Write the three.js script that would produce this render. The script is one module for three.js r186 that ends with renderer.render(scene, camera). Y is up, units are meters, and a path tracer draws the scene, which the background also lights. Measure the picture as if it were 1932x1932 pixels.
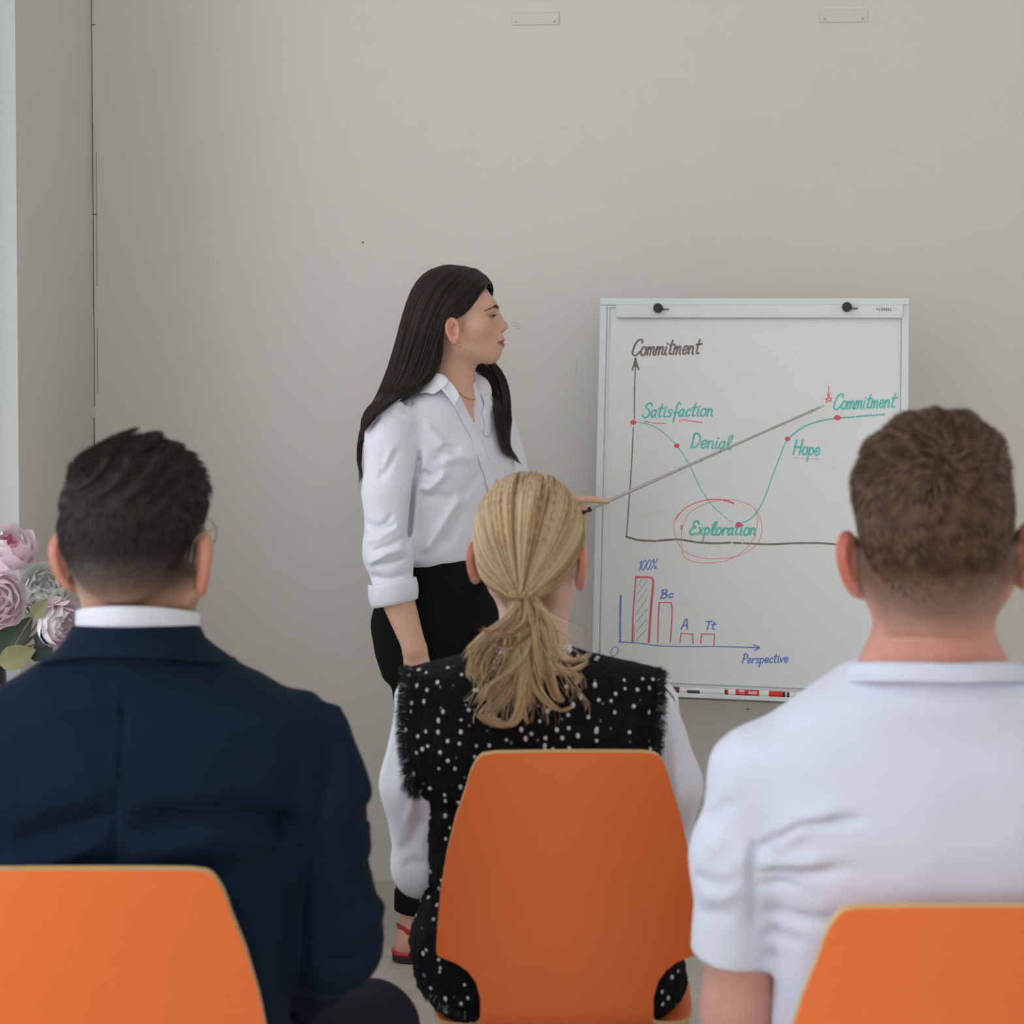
import * as THREE from 'three';
import { mergeGeometries } from 'three/addons/utils/BufferGeometryUtils.js';
import { RoundedBoxGeometry } from 'three/addons/geometries/RoundedBoxGeometry.js';
import { ImprovedNoise } from 'three/addons/math/ImprovedNoise.js';

// ───────────── camera, sky, exposure ─────────────
const scene = new THREE.Scene();
const EYE = 1.43, FOC = 3300, PITCH = THREE.MathUtils.degToRad(1.63), PPY = 764;
const camera = new THREE.PerspectiveCamera(2 * Math.atan(966 / FOC) * 180 / Math.PI, 1, 0.05, 60);
camera.position.set(0, EYE, 0);
camera.rotation.x = -PITCH;
camera.setViewOffset(1932, 1932, 0, 202, 1932, 1932);      // a lens shifted downwards, as the photograph's crop is
camera.focus = 4.25;
camera.userData.fStop = 6.5;
scene.add(camera);
scene.background = new THREE.Color(0.93, 0.985, 1.06);      // even overcast sky
scene.backgroundIntensity = 1.0;
const renderer = new THREE.WebGLRenderer({ antialias: true });
renderer.toneMapping = THREE.LinearToneMapping;
renderer.toneMappingExposure = 2.8;
renderer.shadowMap.enabled = true;

// ───────────── helpers ─────────────
let seed = 7;
const rnd = () => { seed = (seed * 1664525 + 1013904223) >>> 0; return seed / 4294967296; };
const rr = (a, b) => a + (b - a) * rnd();
const gauss = () => (rnd() + rnd() + rnd() + rnd() - 2) * 0.87;
const noise = new ImprovedNoise();
const nz = (x, y, z = 0) => noise.noise(x + 31.7, y + 11.3, z + 5.1);
const V = (x, y, z) => new THREE.Vector3(x, y, z);
const clamp = (x, a, b) => x < a ? a : x > b ? b : x;
const lerp = (a, b, t) => a + (b - a) * t;
const sst = (a, b, x) => { const t = clamp((x - a) / (b - a), 0, 1); return t * t * (3 - 2 * t); };
const rad = THREE.MathUtils.degToRad;
const cosP = Math.cos(PITCH), sinP = Math.sin(PITCH);
// a place given by where it was measured on the photograph (x, y) and how far away it stands (d, metres)
function P(x, y, d) {
  const a = (x - 966) / FOC, b = -(y - PPY) / FOC, t = d / (sinP * b + cosP);
  return V(a * t, EYE + (cosP * b - sinP) * t, -d);
}
const used = {};
const numbered = (n) => { used[n] = (used[n] ?? -1) + 1; return used[n] ? `${n}_${String(used[n]).padStart(3, '0')}` : n; };
function tag(o, label, category, group) { o.userData.label = label; o.userData.category = category; if (group) o.userData.group = group; return o; }
function thing(name, label, category, pos, turn = 0, group) {
  const g = new THREE.Group(); g.name = numbered(name); g.position.copy(pos); g.rotation.y = turn; scene.add(g);
  return tag(g, label, category, group);
}
function part(parent, name, geo, mat, label) {           // geometry in the parent's own frame
  const m = new THREE.Mesh(geo, mat); m.name = name; m.castShadow = m.receiveShadow = true;
  if (label) m.userData.label = label;
  parent.add(m); return m;
}
function wpart(parent, name, geo, mat, label) {          // geometry in world coordinates, parent unturned
  const o = parent.userData.category ? parent.position : parent.parent.position;
  geo.translate(-o.x, -o.y, -o.z); return part(parent, name, geo, mat, label);
}
function struct(name, geo, mat) {
  const m = new THREE.Mesh(geo, mat); m.name = name; m.userData.kind = 'structure'; m.castShadow = m.receiveShadow = true; scene.add(m); return m;
}
const box = (w, h, d, x = 0, y = 0, z = 0, r = 0) => (r ? new RoundedBoxGeometry(w, h, d, 2, r) : new THREE.BoxGeometry(w, h, d)).translate(x, y, z);
const span = (x0, x1, y0, y1, z0, z1) => box(x1 - x0, y1 - y0, z1 - z0, (x0 + x1) / 2, (y0 + y1) / 2, (z0 + z1) / 2);
const merge = (list) => mergeGeometries(list.map((g) => { const q = g.index ? g.toNonIndexed() : g; for (const k of Object.keys(q.attributes)) if (!['position', 'normal', 'uv'].includes(k)) q.deleteAttribute(k); return q; }));
const tube = (pts, r, seg = 24, rs = 8, closed = false) => new THREE.TubeGeometry(new THREE.CatmullRomCurve3(pts, closed), seg, r, rs, closed);
function rod(a, b, r0, r1 = r0, seg = 16) {
  const d = b.clone().sub(a), g = new THREE.CylinderGeometry(r1, r0, d.length(), seg);
  g.applyQuaternion(new THREE.Quaternion().setFromUnitVectors(V(0, 1, 0), d.clone().normalize()));
  return g.translate((a.x + b.x) / 2, (a.y + b.y) / 2, (a.z + b.z) / 2);
}
// textures
function dataTex(w, h, fn, srgb) {
  const d = new Uint8Array(w * h * 4);
  for (let j = 0; j < h; j++) for (let i = 0; i < w; i++) {
    const c = fn(i / w, j / h, i, j), k = (j * w + i) * 4;
    if (typeof c === 'number') d[k] = d[k + 1] = d[k + 2] = clamp(c * 255, 0, 255); else for (let q = 0; q < 3; q++) d[k + q] = clamp(c[q] * 255, 0, 255);
    d[k + 3] = 255;
  }
  const t = new THREE.DataTexture(d, w, h); t.wrapS = t.wrapT = THREE.RepeatWrapping; t.magFilter = THREE.LinearFilter; t.minFilter = THREE.LinearMipmapLinearFilter; t.generateMipmaps = true;
  if (srgb) t.colorSpace = THREE.SRGBColorSpace; t.needsUpdate = true; return t;
}
function scaled(t, s) { const c = t.clone(); c.repeat.set(s, s); c.needsUpdate = true; return c; }
// tileable value noise
const grid = new Float32Array(65536).map(() => rnd());
const vn = (x, y, n) => {
  const X = x * n, Y = y * n, i = Math.floor(X), j = Math.floor(Y), u = X - i, v = Y - j, a = u * u * (3 - 2 * u), b = v * v * (3 - 2 * v);
  const g = (p, q) => grid[(((p % n) + n) % n) + 256 * (((q % n) + n) % n) & 65535];
  return lerp(lerp(g(i, j), g(i + 1, j), a), lerp(g(i, j + 1), g(i + 1, j + 1), a), b);
};
const fbm = (x, y, n) => 0.5 * vn(x, y, n) + 0.3 * vn(x, y, n * 2) + 0.2 * vn(x, y, n * 4);
const plasterBump = dataTex(512, 512, (x, y) => 0.5 * fbm(x, y, 48) + 0.3 * vn(x, y, 200) + 0.2 * fbm(x, y, 12));
const weaveBump = dataTex(256, 256, (x, y) => 0.5 + 0.22 * Math.sin(x * Math.PI * 2 * 64) * Math.sin(y * Math.PI * 2 * 64) + 0.3 * (vn(x, y, 64) - 0.5) + 0.2 * (vn(x, y, 16) - 0.5));
const M = {};
const std = (o) => new THREE.MeshStandardMaterial(o), phy = (o) => new THREE.MeshPhysicalMaterial(o);
const C = (r, g, b) => new THREE.Color().setRGB(r / 255, g / 255, b / 255, THREE.SRGBColorSpace);
const lin = (r, g, b) => { const c = C(r, g, b); return [c.r, c.g, c.b]; };

// ───────────── signed distance fields and their mesher ─────────────
const smin = (a, b, k) => { const h = k - Math.abs(a - b); return h > 0 ? Math.min(a, b) - h * h / (4 * k) : Math.min(a, b); };
const smax = (a, b, k) => -smin(-a, -b, k);
function cap(a, b, ra, rb = ra) {
  const bx = b.x - a.x, by = b.y - a.y, bz = b.z - a.z, L = 1 / (bx * bx + by * by + bz * bz + 1e-12), { x: ax, y: ay, z: az } = a;
  return (x, y, z) => {
    const px = x - ax, py = y - ay, pz = z - az; let t = (px * bx + py * by + pz * bz) * L; t = t < 0 ? 0 : t > 1 ? 1 : t;
    const qx = px - bx * t, qy = py - by * t, qz = pz - bz * t; return Math.sqrt(qx * qx + qy * qy + qz * qz) - (ra + (rb - ra) * t);
  };
}
const ell = (cx, cy, cz, rx, ry, rz) => (x, y, z) => {
  const a = (x - cx) / rx, b = (y - cy) / ry, c = (z - cz) / rz, k0 = Math.sqrt(a * a + b * b + c * c), p = a / rx, q = b / ry, s = c / rz, k1 = Math.sqrt(p * p + q * q + s * s);
  return k1 < 1e-9 ? -Math.min(rx, ry, rz) : k0 * (k0 - 1) / k1;
};
function blend(k, ...fs) { return (x, y, z) => { let d = fs[0](x, y, z); for (let i = 1; i < fs.length; i++) d = smin(d, fs[i](x, y, z), k); return d; }; }
// a column of rounded cross-sections: rows [y, cx, cz, rx, rzFront, rzBack, n], y falling; yaw turns every section
function loft(rows, yaw = 0, N = 256) {
  rows = rows.slice().sort((a, b) => a[0] - b[0]);
  const y0 = rows[0][0], y1 = rows.at(-1)[0], T = [];
  for (let i = 0; i <= N; i++) {
    const y = lerp(y0, y1, i / N); let k = 0; while (k < rows.length - 2 && rows[k + 1][0] < y) k++;
    const a = rows[Math.max(0, k - 1)], b = rows[k], c = rows[k + 1], d = rows[Math.min(rows.length - 1, k + 2)], h = c[0] - b[0], t = (y - b[0]) / h, row = [];
    for (let q = 1; q < 7; q++) {
      const s = (c[q] - b[q]) / h, s0 = k > 0 ? (b[q] - a[q]) / (b[0] - a[0]) : s, s1 = k < rows.length - 2 ? (d[q] - c[q]) / (d[0] - c[0]) : s;
      const m0 = s0 * s > 0 ? 2 * s0 * s / (s0 + s) : 0, m1 = s1 * s > 0 ? 2 * s1 * s / (s1 + s) : 0, t2 = t * t, t3 = t2 * t;
      row.push((2 * t3 - 3 * t2 + 1) * b[q] + (t3 - 2 * t2 + t) * h * m0 + (-2 * t3 + 3 * t2) * c[q] + (t3 - t2) * h * m1);
    }
    T.push(row);
  }
  const cy = Math.cos(yaw), sy = Math.sin(yaw), mid = (y0 + y1) / 2, half = (y1 - y0) / 2;
  return (x, y, z) => {
    const u = clamp((y - y0) / (y1 - y0), 0, 0.99999) * N, i = u | 0, t = u - i, A = T[i], B = T[i + 1];
    const dx = x - (A[0] + (B[0] - A[0]) * t), dz = z - (A[1] + (B[1] - A[1]) * t), rx = A[2] + (B[2] - A[2]) * t;
    const lx = dx * cy - dz * sy, lz = dx * sy + dz * cy, rz = lz < 0 ? A[3] + (B[3] - A[3]) * t : A[4] + (B[4] - A[4]) * t, n = A[5] + (B[5] - A[5]) * t;
    const q = Math.pow(Math.pow(Math.abs(lx) / rx, n) + Math.pow(Math.abs(lz) / rz, n), 1 / n);
    return smax((q - 1) * Math.min(rx, rz), Math.abs(y - mid) - half, 0.012);
  };
}
// pushed-in (a > 0) or raised lines of a garment: [points, half width, amount], running over x and y, on the side z > zc
function folds(f, list, zc = -1e9, zf = 1e9) {
  const L = list.map(([pts, w, a]) => { let x0 = 1e9, x1 = -1e9, y0 = 1e9, y1 = -1e9; for (const p of pts) { x0 = Math.min(x0, p.x); x1 = Math.max(x1, p.x); y0 = Math.min(y0, p.y); y1 = Math.max(y1, p.y); } return { pts, w, a, x0: x0 - 3 * w, x1: x1 + 3 * w, y0: y0 - 3 * w, y1: y1 + 3 * w, n: pts.length - 1 }; });
  return (x, y, z) => {
    let d = f(x, y, z); if (d > 0.06 || d < -0.06 || z < zc || z > zf) return d;
    for (const c of L) {
      if (x < c.x0 || x > c.x1 || y < c.y0 || y > c.y1) continue;
      let best = 1e9, at = 0;
      for (let i = 0; i < c.n; i++) { const a = c.pts[i], b = c.pts[i + 1], bx = b.x - a.x, by = b.y - a.y, t = clamp(((x - a.x) * bx + (y - a.y) * by) / (bx * bx + by * by), 0, 1), q = (x - a.x - bx * t) ** 2 + (y - a.y - by * t) ** 2; if (q < best) { best = q; at = (i + t) / c.n; } }
      d += c.a * Math.exp(-best / (c.w * c.w)) * Math.min(1, 5 * Math.min(at, 1 - at) + 0.1);
    }
    return d;
  };
}
// surface nets over a grid, vertices pulled onto the surface, normals from the field
function mesh(f, lo, hi, h, { color, uv, shift = 1 } = {}) {
  const nx = Math.ceil((hi.x - lo.x) / h) + 1, ny = Math.ceil((hi.y - lo.y) / h) + 1, nz_ = Math.ceil((hi.z - lo.z) / h) + 1;
  const D = new Float32Array(nx * ny * nz_), B = 4, R = B * h * 0.87 + 0.016;
  for (let k = 0; k < nz_; k += B) for (let j = 0; j < ny; j += B) for (let i = 0; i < nx; i += B) {
    const c = f(lo.x + (i + 1.5) * h, lo.y + (j + 1.5) * h, lo.z + (k + 1.5) * h), far = Math.abs(c) > R;
    for (let kk = k; kk < Math.min(k + B, nz_); kk++) for (let jj = j; jj < Math.min(j + B, ny); jj++) for (let ii = i; ii < Math.min(i + B, nx); ii++)
      D[(kk * ny + jj) * nx + ii] = far ? c : f(lo.x + ii * h, lo.y + jj * h, lo.z + kk * h);
  }
  const id = new Int32Array(nx * ny * nz_).fill(-1), pos = [], idx = [], sx = 1, sy = nx, sz = nx * ny;
  for (let k = 0; k < nz_ - 1; k++) for (let j = 0; j < ny - 1; j++) for (let i = 0; i < nx - 1; i++) {
    const o = (k * ny + j) * nx + i; let m = 0;
    for (let q = 0; q < 8; q++) if (D[o + (q & 1) * sx + (q >> 1 & 1) * sy + (q >> 2) * sz] < 0) m++;
    if (m === 0 || m === 8) continue;
    let cx = 0, cy = 0, cz = 0, n = 0;
    for (let q = 0; q < 8; q++) for (let ax = 0; ax < 3; ax++) {
      if (q >> ax & 1) continue; const q2 = q | 1 << ax;
      const a = D[o + (q & 1) * sx + (q >> 1 & 1) * sy + (q >> 2) * sz], b = D[o + (q2 & 1) * sx + (q2 >> 1 & 1) * sy + (q2 >> 2) * sz];
      if (a < 0 === b < 0) continue; const t = a / (a - b);
      cx += (q & 1) + (ax === 0 ? t : 0); cy += (q >> 1 & 1) + (ax === 1 ? t : 0); cz += (q >> 2) + (ax === 2 ? t : 0); n++;
    }
    id[o] = pos.length / 3; pos.push(lo.x + (i + cx / n) * h, lo.y + (j + cy / n) * h, lo.z + (k + cz / n) * h);
  }
  const quad = (a, b, c, d, flip) => { if (a < 0 || b < 0 || c < 0 || d < 0) return; flip ? idx.push(a, c, b, a, d, c) : idx.push(a, b, c, a, c, d); };
  for (let k = 1; k < nz_ - 1; k++) for (let j = 1; j < ny - 1; j++) for (let i = 1; i < nx - 1; i++) {
    const o = (k * ny + j) * nx + i, s = D[o] < 0;
    if (s !== D[o + sx] < 0) quad(id[o - sy - sz], id[o - sz], id[o], id[o - sy], !s);
    if (s !== D[o + sy] < 0) quad(id[o - sx - sz], id[o - sx], id[o], id[o - sz], !s);
    if (s !== D[o + sz] < 0) quad(id[o - sx - sy], id[o - sy], id[o], id[o - sx], !s);
  }
  const n = pos.length / 3, nor = new Float32Array(n * 3), e = h * 0.35, col = color ? new Float32Array(n * 3) : null, U = new Float32Array(n * 2);
  for (let i = 0; i < n; i++) {
    let x = pos[3 * i], y = pos[3 * i + 1], z = pos[3 * i + 2], gx, gy, gz;
    for (let it = 0; it < 2; it++) {
      gx = (f(x + e, y, z) - f(x - e, y, z)) / (2 * e); gy = (f(x, y + e, z) - f(x, y - e, z)) / (2 * e); gz = (f(x, y, z + e) - f(x, y, z - e)) / (2 * e);
      if (it) break; const g2 = gx * gx + gy * gy + gz * gz + 1e-6, s = clamp(f(x, y, z) / g2, -h, h) * shift;
      x -= clamp(gx * s, -h, h); y -= clamp(gy * s, -h, h); z -= clamp(gz * s, -h, h);
    }
    const l = 1 / (Math.hypot(gx, gy, gz) + 1e-9); pos[3 * i] = x; pos[3 * i + 1] = y; pos[3 * i + 2] = z; nor[3 * i] = gx * l; nor[3 * i + 1] = gy * l; nor[3 * i + 2] = gz * l;
    if (col) col.set(color(x, y, z, gx * l, gy * l, gz * l), 3 * i);
    if (uv) { const w = uv(x, y, z); U[2 * i] = w[0]; U[2 * i + 1] = w[1]; } else { U[2 * i] = x + 0.5 * z; U[2 * i + 1] = y; }
  }
  const g = new THREE.BufferGeometry();
  g.setAttribute('position', new THREE.Float32BufferAttribute(pos, 3)); g.setAttribute('normal', new THREE.BufferAttribute(nor, 3)); g.setAttribute('uv', new THREE.BufferAttribute(U, 2));
  if (col) g.setAttribute('color', new THREE.BufferAttribute(col, 3));
  g.setIndex(idx); return g;
}
const cyl = (cx, cz, r = 0.2) => (x, y, z) => [Math.atan2(x - cx, z - cz) * r, y];
const join = (list) => mergeGeometries(list);
// hair, fibres: many thin three-sided strands in one geometry
class Strands {
  constructor() { this.p = []; this.n = []; this.c = []; this.i = []; }
  add(pts, r0, r1, col, ends = 1) {
    const n = pts.length, base = this.p.length / 3, t = V(0, 0, 0), a = V(0, 0, 0), b = V(0, 0, 0), u = V(0.31, 0.52, 0.79);
    for (let k = 0; k < n; k++) {
      t.copy(pts[Math.min(n - 1, k + 1)]).sub(pts[Math.max(0, k - 1)]).normalize();
      a.crossVectors(t, u).normalize(); b.crossVectors(t, a); const s = k / (n - 1), r = lerp(r0, r1, s) * (k === n - 1 ? 0.15 : 1);
      for (let q = 0; q < 3; q++) { const w = q * 2.0944, c = Math.cos(w), d = Math.sin(w), x = a.x * c + b.x * d, y = a.y * c + b.y * d, z = a.z * c + b.z * d; this.p.push(pts[k].x + x * r, pts[k].y + y * r, pts[k].z + z * r); this.n.push(x, y, z); const g = typeof col === 'function' ? col(s) : col; this.c.push(g[0], g[1], g[2]); }
      if (k) for (let q = 0; q < 3; q++) { const o = base + (k - 1) * 3, q2 = (q + 1) % 3; this.i.push(o + q, o + q2, o + 3 + q, o + q2, o + 3 + q2, o + 3 + q); }
    }
  }
  geo() { const g = new THREE.BufferGeometry(); g.setAttribute('position', new THREE.Float32BufferAttribute(this.p, 3)); g.setAttribute('normal', new THREE.Float32BufferAttribute(this.n, 3)); g.setAttribute('color', new THREE.Float32BufferAttribute(this.c, 3)); g.setAttribute('uv', new THREE.Float32BufferAttribute(new Float32Array(this.p.length / 3 * 2), 2)); g.setIndex(this.i); return g; }
}
const crv = (pts, n) => new THREE.CatmullRomCurve3(pts, false, 'centripetal').getPoints(n);
// a strip of cloth with thickness between two lines
function strip(A, B, t, n = 24, across = 3, bulge = 0) {
  const a = new THREE.CatmullRomCurve3(A).getPoints(n), b = new THREE.CatmullRomCurve3(B).getPoints(n), pos = [], idx = [], W = across + 1, nrm = [];
  const pt = [], nn = [];
  for (let i = 0; i <= n; i++) for (let j = 0; j <= across; j++) pt.push(a[i].clone().lerp(b[i], j / across));
  for (let i = 0; i <= n; i++) for (let j = 0; j <= across; j++) {
    const du = pt[Math.min(n, i + 1) * W + j].clone().sub(pt[Math.max(0, i - 1) * W + j]), dv = pt[i * W + Math.min(across, j + 1)].clone().sub(pt[i * W + Math.max(0, j - 1)]);
    nn.push(du.cross(dv).normalize());
  }
  if (bulge) for (let i = 0; i <= n; i++) for (let j = 0; j <= across; j++) pt[i * W + j].addScaledVector(nn[i * W + j], bulge * Math.sin(Math.PI * j / across));
  for (const s of [1, -1]) pt.forEach((p, k) => { pos.push(p.x + nn[k].x * t * s / 2, p.y + nn[k].y * t * s / 2, p.z + nn[k].z * t * s / 2); });
  const O = pt.length, id = (i, j, s) => i * W + j + (s ? O : 0);
  for (let i = 0; i < n; i++) for (let j = 0; j < across; j++) { const q = [id(i, j, 0), id(i + 1, j, 0), id(i + 1, j + 1, 0), id(i, j + 1, 0)], r = q.map((v) => v + O); idx.push(q[0], q[1], q[2], q[0], q[2], q[3], r[0], r[2], r[1], r[0], r[3], r[2]); }
  for (let i = 0; i < n; i++) for (const j of [0, across]) { const q = [id(i, j, 0), id(i + 1, j, 0), id(i + 1, j, 1), id(i, j, 1)]; j ? idx.push(q[0], q[1], q[2], q[0], q[2], q[3]) : idx.push(q[0], q[2], q[1], q[0], q[3], q[2]); }
  for (let j = 0; j < across; j++) for (const i of [0, n]) { const q = [id(i, j, 0), id(i, j + 1, 0), id(i, j + 1, 1), id(i, j, 1)]; i ? idx.push(q[0], q[2], q[1], q[0], q[3], q[2]) : idx.push(q[0], q[1], q[2], q[0], q[2], q[3]); }
  const g = new THREE.BufferGeometry(); g.setAttribute('position', new THREE.Float32BufferAttribute(pos, 3));
  const U = []; for (let k = 0; k < pos.length / 3; k++) U.push(pos[3 * k] + pos[3 * k + 2], pos[3 * k + 1]); g.setAttribute('uv', new THREE.Float32BufferAttribute(U, 2));
  g.setIndex(idx); g.computeVertexNormals(); return g;
}

// ───────────── the room ─────────────
const WALLZ = -4.74, LEFTX = -1.136, RIGHTX = 3.4, REARZ = 4.6, TOP = 4.2;
M.wall = std({ color: C(223, 218, 209), roughness: 0.88, bumpMap: scaled(plasterBump, 1.3), bumpScale: 0.0003 });
M.reveal = std({ color: C(204, 205, 203), roughness: 0.8, bumpMap: scaled(plasterBump, 1.3), bumpScale: 0.0006 });
M.ceiling = std({ color: C(240, 238, 234), roughness: 0.9 });
M.base = std({ color: C(222, 218, 210), roughness: 0.7 });
const floorTex = dataTex(1024, 1024, (x, y, i, j) => {
  const a = fbm(x, y, 5), b = fbm(x, y, 24), c = vn(x, y, 220), s = grid[(i * 7 + j * 131) & 65535] > 0.985 ? 0.1 : 0;
  const k = 0.74 + 0.12 * (a - 0.5) + 0.1 * (b - 0.5) + 0.05 * (c - 0.5) + s * 0.5; return [k * 1.03, k * 0.985, k * 0.92];
}, true);
M.floor = phy({ map: scaled(floorTex, 0.7), roughness: 0.42, roughnessMap: null, clearcoat: 0.25, clearcoatRoughness: 0.3 });
function uvMetres(g) { const p = g.attributes.position, n = g.attributes.normal, u = g.attributes.uv; for (let i = 0; i < p.count; i++) { const ax = Math.abs(n.getX(i)), ay = Math.abs(n.getY(i)); ay > 0.7 ? u.setXY(i, p.getX(i), p.getZ(i)) : ax > 0.7 ? u.setXY(i, p.getZ(i), p.getY(i)) : u.setXY(i, p.getX(i), p.getY(i)); } return g; }
struct('floor', uvMetres(span(LEFTX - 0.45, RIGHTX + 0.3, -0.2, 0, WALLZ - 0.3, REARZ + 0.3)), M.floor);
struct('ceiling', uvMetres(span(LEFTX - 0.45, RIGHTX + 0.3, TOP, TOP + 0.2, WALLZ - 0.3, REARZ + 0.3)), M.ceiling);
struct('wall_back', uvMetres(span(LEFTX - 0.45, RIGHTX + 0.3, 0, TOP, WALLZ - 0.3, WALLZ)), M.wall);
{ const a = -3.1, b = -2.4;                                // right wall; its window is unseen, added to light the far end
  struct('wall_right', uvMetres(merge([span(RIGHTX, RIGHTX + 0.3, 0, 0.5, WALLZ, REARZ), span(RIGHTX, RIGHTX + 0.3, 3.0, TOP, WALLZ, REARZ), span(RIGHTX, RIGHTX + 0.3, 0.5, 3.0, WALLZ, a), span(RIGHTX, RIGHTX + 0.3, 0.5, 3.0, b, REARZ)])), M.wall);
  struct('window_6', merge([span(RIGHTX + 0.2, RIGHTX + 0.27, 0.5, 0.56, a, b), span(RIGHTX + 0.2, RIGHTX + 0.27, 2.94, 3.0, a, b), ...[0, 1, 2].map((k) => box(0.07, 2.5, 0.06, RIGHTX + 0.235, 1.75, lerp(a + 0.03, b - 0.03, k / 2)))]), M.reveal); }
// left wall with three tall window openings; their deep white reveals
const WIN = [[-4.03, -2.75], [-1.95, -0.5], [0.5, 2.0], [2.7, 4.2]], SILL = 0.56, HEAD = 3.9, DEEP = 0.2;
{
  const g = [span(LEFTX - DEEP, LEFTX, 0, SILL, WALLZ, REARZ), span(LEFTX - DEEP, LEFTX, HEAD, TOP, WALLZ, REARZ)];
  let z = WALLZ; for (const [a, b] of [...WIN, [REARZ, REARZ]]) { g.push(span(LEFTX - DEEP, LEFTX, SILL, HEAD, z, a)); z = b; }
  struct('wall_left', uvMetres(merge(g)), M.wall);
  WIN.forEach(([a, b], k) => {
    const t = 0.006, x0 = LEFTX - DEEP, x1 = LEFTX - 0.0005;
    struct(`trim_${k + 1}`, uvMetres(merge([span(x0, x1, SILL, HEAD, a, a + t), span(x0, x1, SILL, HEAD, b - t, b), span(x0, x1, HEAD - t, HEAD, a, b)])), M.reveal);
    const w = struct(`window_${k + 1}`, merge([span(x0, x0 + 0.07, SILL, SILL + 0.06, a, b), span(x0, x0 + 0.07, HEAD - 0.06, HEAD, a, b), span(x0, x0 + 0.07, SILL, HEAD, a, a + 0.06), span(x0, x0 + 0.07, SILL, HEAD, b - 0.06, b), span(x0 + 0.01, x0 + 0.06, SILL, HEAD, (a + b) / 2 - 0.03, (a + b) / 2 + 0.03), span(x0 + 0.01, x0 + 0.06, 2.1, 2.15, a, b)]), M.reveal);
    if (k === 0) { part(w, 'added_shutter', span(x0 + 0.02, x0 + 0.034, SILL, HEAD, a, b - 1.1), M.reveal); }  // unseen shutter, added to keep window light off the reveal
    part(w, 'window_pane', span(x0 + 0.03, x0 + 0.035, SILL + 0.05, HEAD - 0.05, a + 0.05, b - 0.05), phy({ color: 0xffffff, transmission: 1, thickness: 0, roughness: 0, ior: 1.45 }));
    const s = struct(`trim_${k + 5}`, box(DEEP + 0.13, 0.035, b - a + 0.1, LEFTX - DEEP / 2 + 0.065, SILL + 0.0185, (a + b) / 2, 0.008), M.reveal);
  });
}
// rear wall behind the photographer; its wide window is unseen, added as fill light
{
  const wx0 = -1.05, wx1 = 1.9, s = 0.3, h = 4.0;
  struct('wall_rear', uvMetres(merge([span(LEFTX - DEEP, RIGHTX + 0.3, 0, s, REARZ, REARZ + 0.3), span(LEFTX - DEEP, RIGHTX + 0.3, h, TOP, REARZ, REARZ + 0.3), span(LEFTX - DEEP, wx0, s, h, REARZ, REARZ + 0.3), span(wx1, RIGHTX + 0.3, s, h, REARZ, REARZ + 0.3)])), M.wall);
  struct('window_5', merge([span(wx0, wx1, s, s + 0.06, REARZ + 0.2, REARZ + 0.27), span(wx0, wx1, h - 0.06, h, REARZ + 0.2, REARZ + 0.27), ...[0, 1, 2, 3].map((k) => box(0.06, h - s, 0.07, lerp(wx0 + 0.03, wx1 - 0.03, k / 3), (s + h) / 2, REARZ + 0.235))]), M.reveal);
}
struct('baseboard_back', merge([box(RIGHTX - LEFTX, 0.145, 0.014, (LEFTX + RIGHTX) / 2, 0.0725, WALLZ + 0.007), box(RIGHTX - LEFTX, 0.02, 0.009, (LEFTX + RIGHTX) / 2, 0.152, WALLZ + 0.0045, 0.003)]), M.base);
struct('baseboard_left', span(LEFTX, LEFTX + 0.014, 0, 0.155, WALLZ + 0.015, REARZ), M.base);
// hairline gap of the corner, and old marks on the plaster
M.crack = std({ color: C(112, 104, 92), roughness: 1 });
M.mark = std({ color: C(186, 178, 168), roughness: 1 });
{
  const g = []; let y = 0.2;
  while (y < 4.0) { const l = rr(0.2, 0.7); g.push(box(rr(0.0012, 0.0026), l, 0.0016, LEFTX + 0.004 + rr(-0.001, 0.001), y + l / 2, WALLZ + 0.0006)); if (rnd() > 0.35) g.push(box(0.001, l * 0.7, 0.0012, LEFTX + 0.0135, y + l / 2, WALLZ + 0.0005)); y += l + (rnd() > 0.7 ? 0.03 : 0); }
  for (const yy of [2.32, 1.81]) g.push(box(0.013, 0.0022, 0.0014, LEFTX + 0.008, yy, WALLZ + 0.0005));
  struct('trim_9', merge(g), M.crack);
}
function plate(cx, cy, label) {                       // a painted-over fixing plate, barely proud of the wall
  const c = P(cx, cy, 4.735), t = thing('fixing_plate', label, 'wall plate', V(c.x, c.y, WALLZ), 0);
  part(t, 'plate', box(0.128, 0.033, 0.004, 0, 0, 0.002, 0.0015), M.wall);
  for (const s of [-1, 1]) part(t, 'screw', new THREE.CylinderGeometry(0.003, 0.0033, 0.0022, 10).rotateX(Math.PI / 2).translate(s * 0.051, -0.008, 0.0048), M.mark);
  t.rotation.z = 0.008;
}
plate(1010, 35, 'painted-over fixing plate on the back wall, above the standing woman');
plate(1592, 30, 'painted-over fixing plate on the back wall, above the whiteboard');
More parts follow.
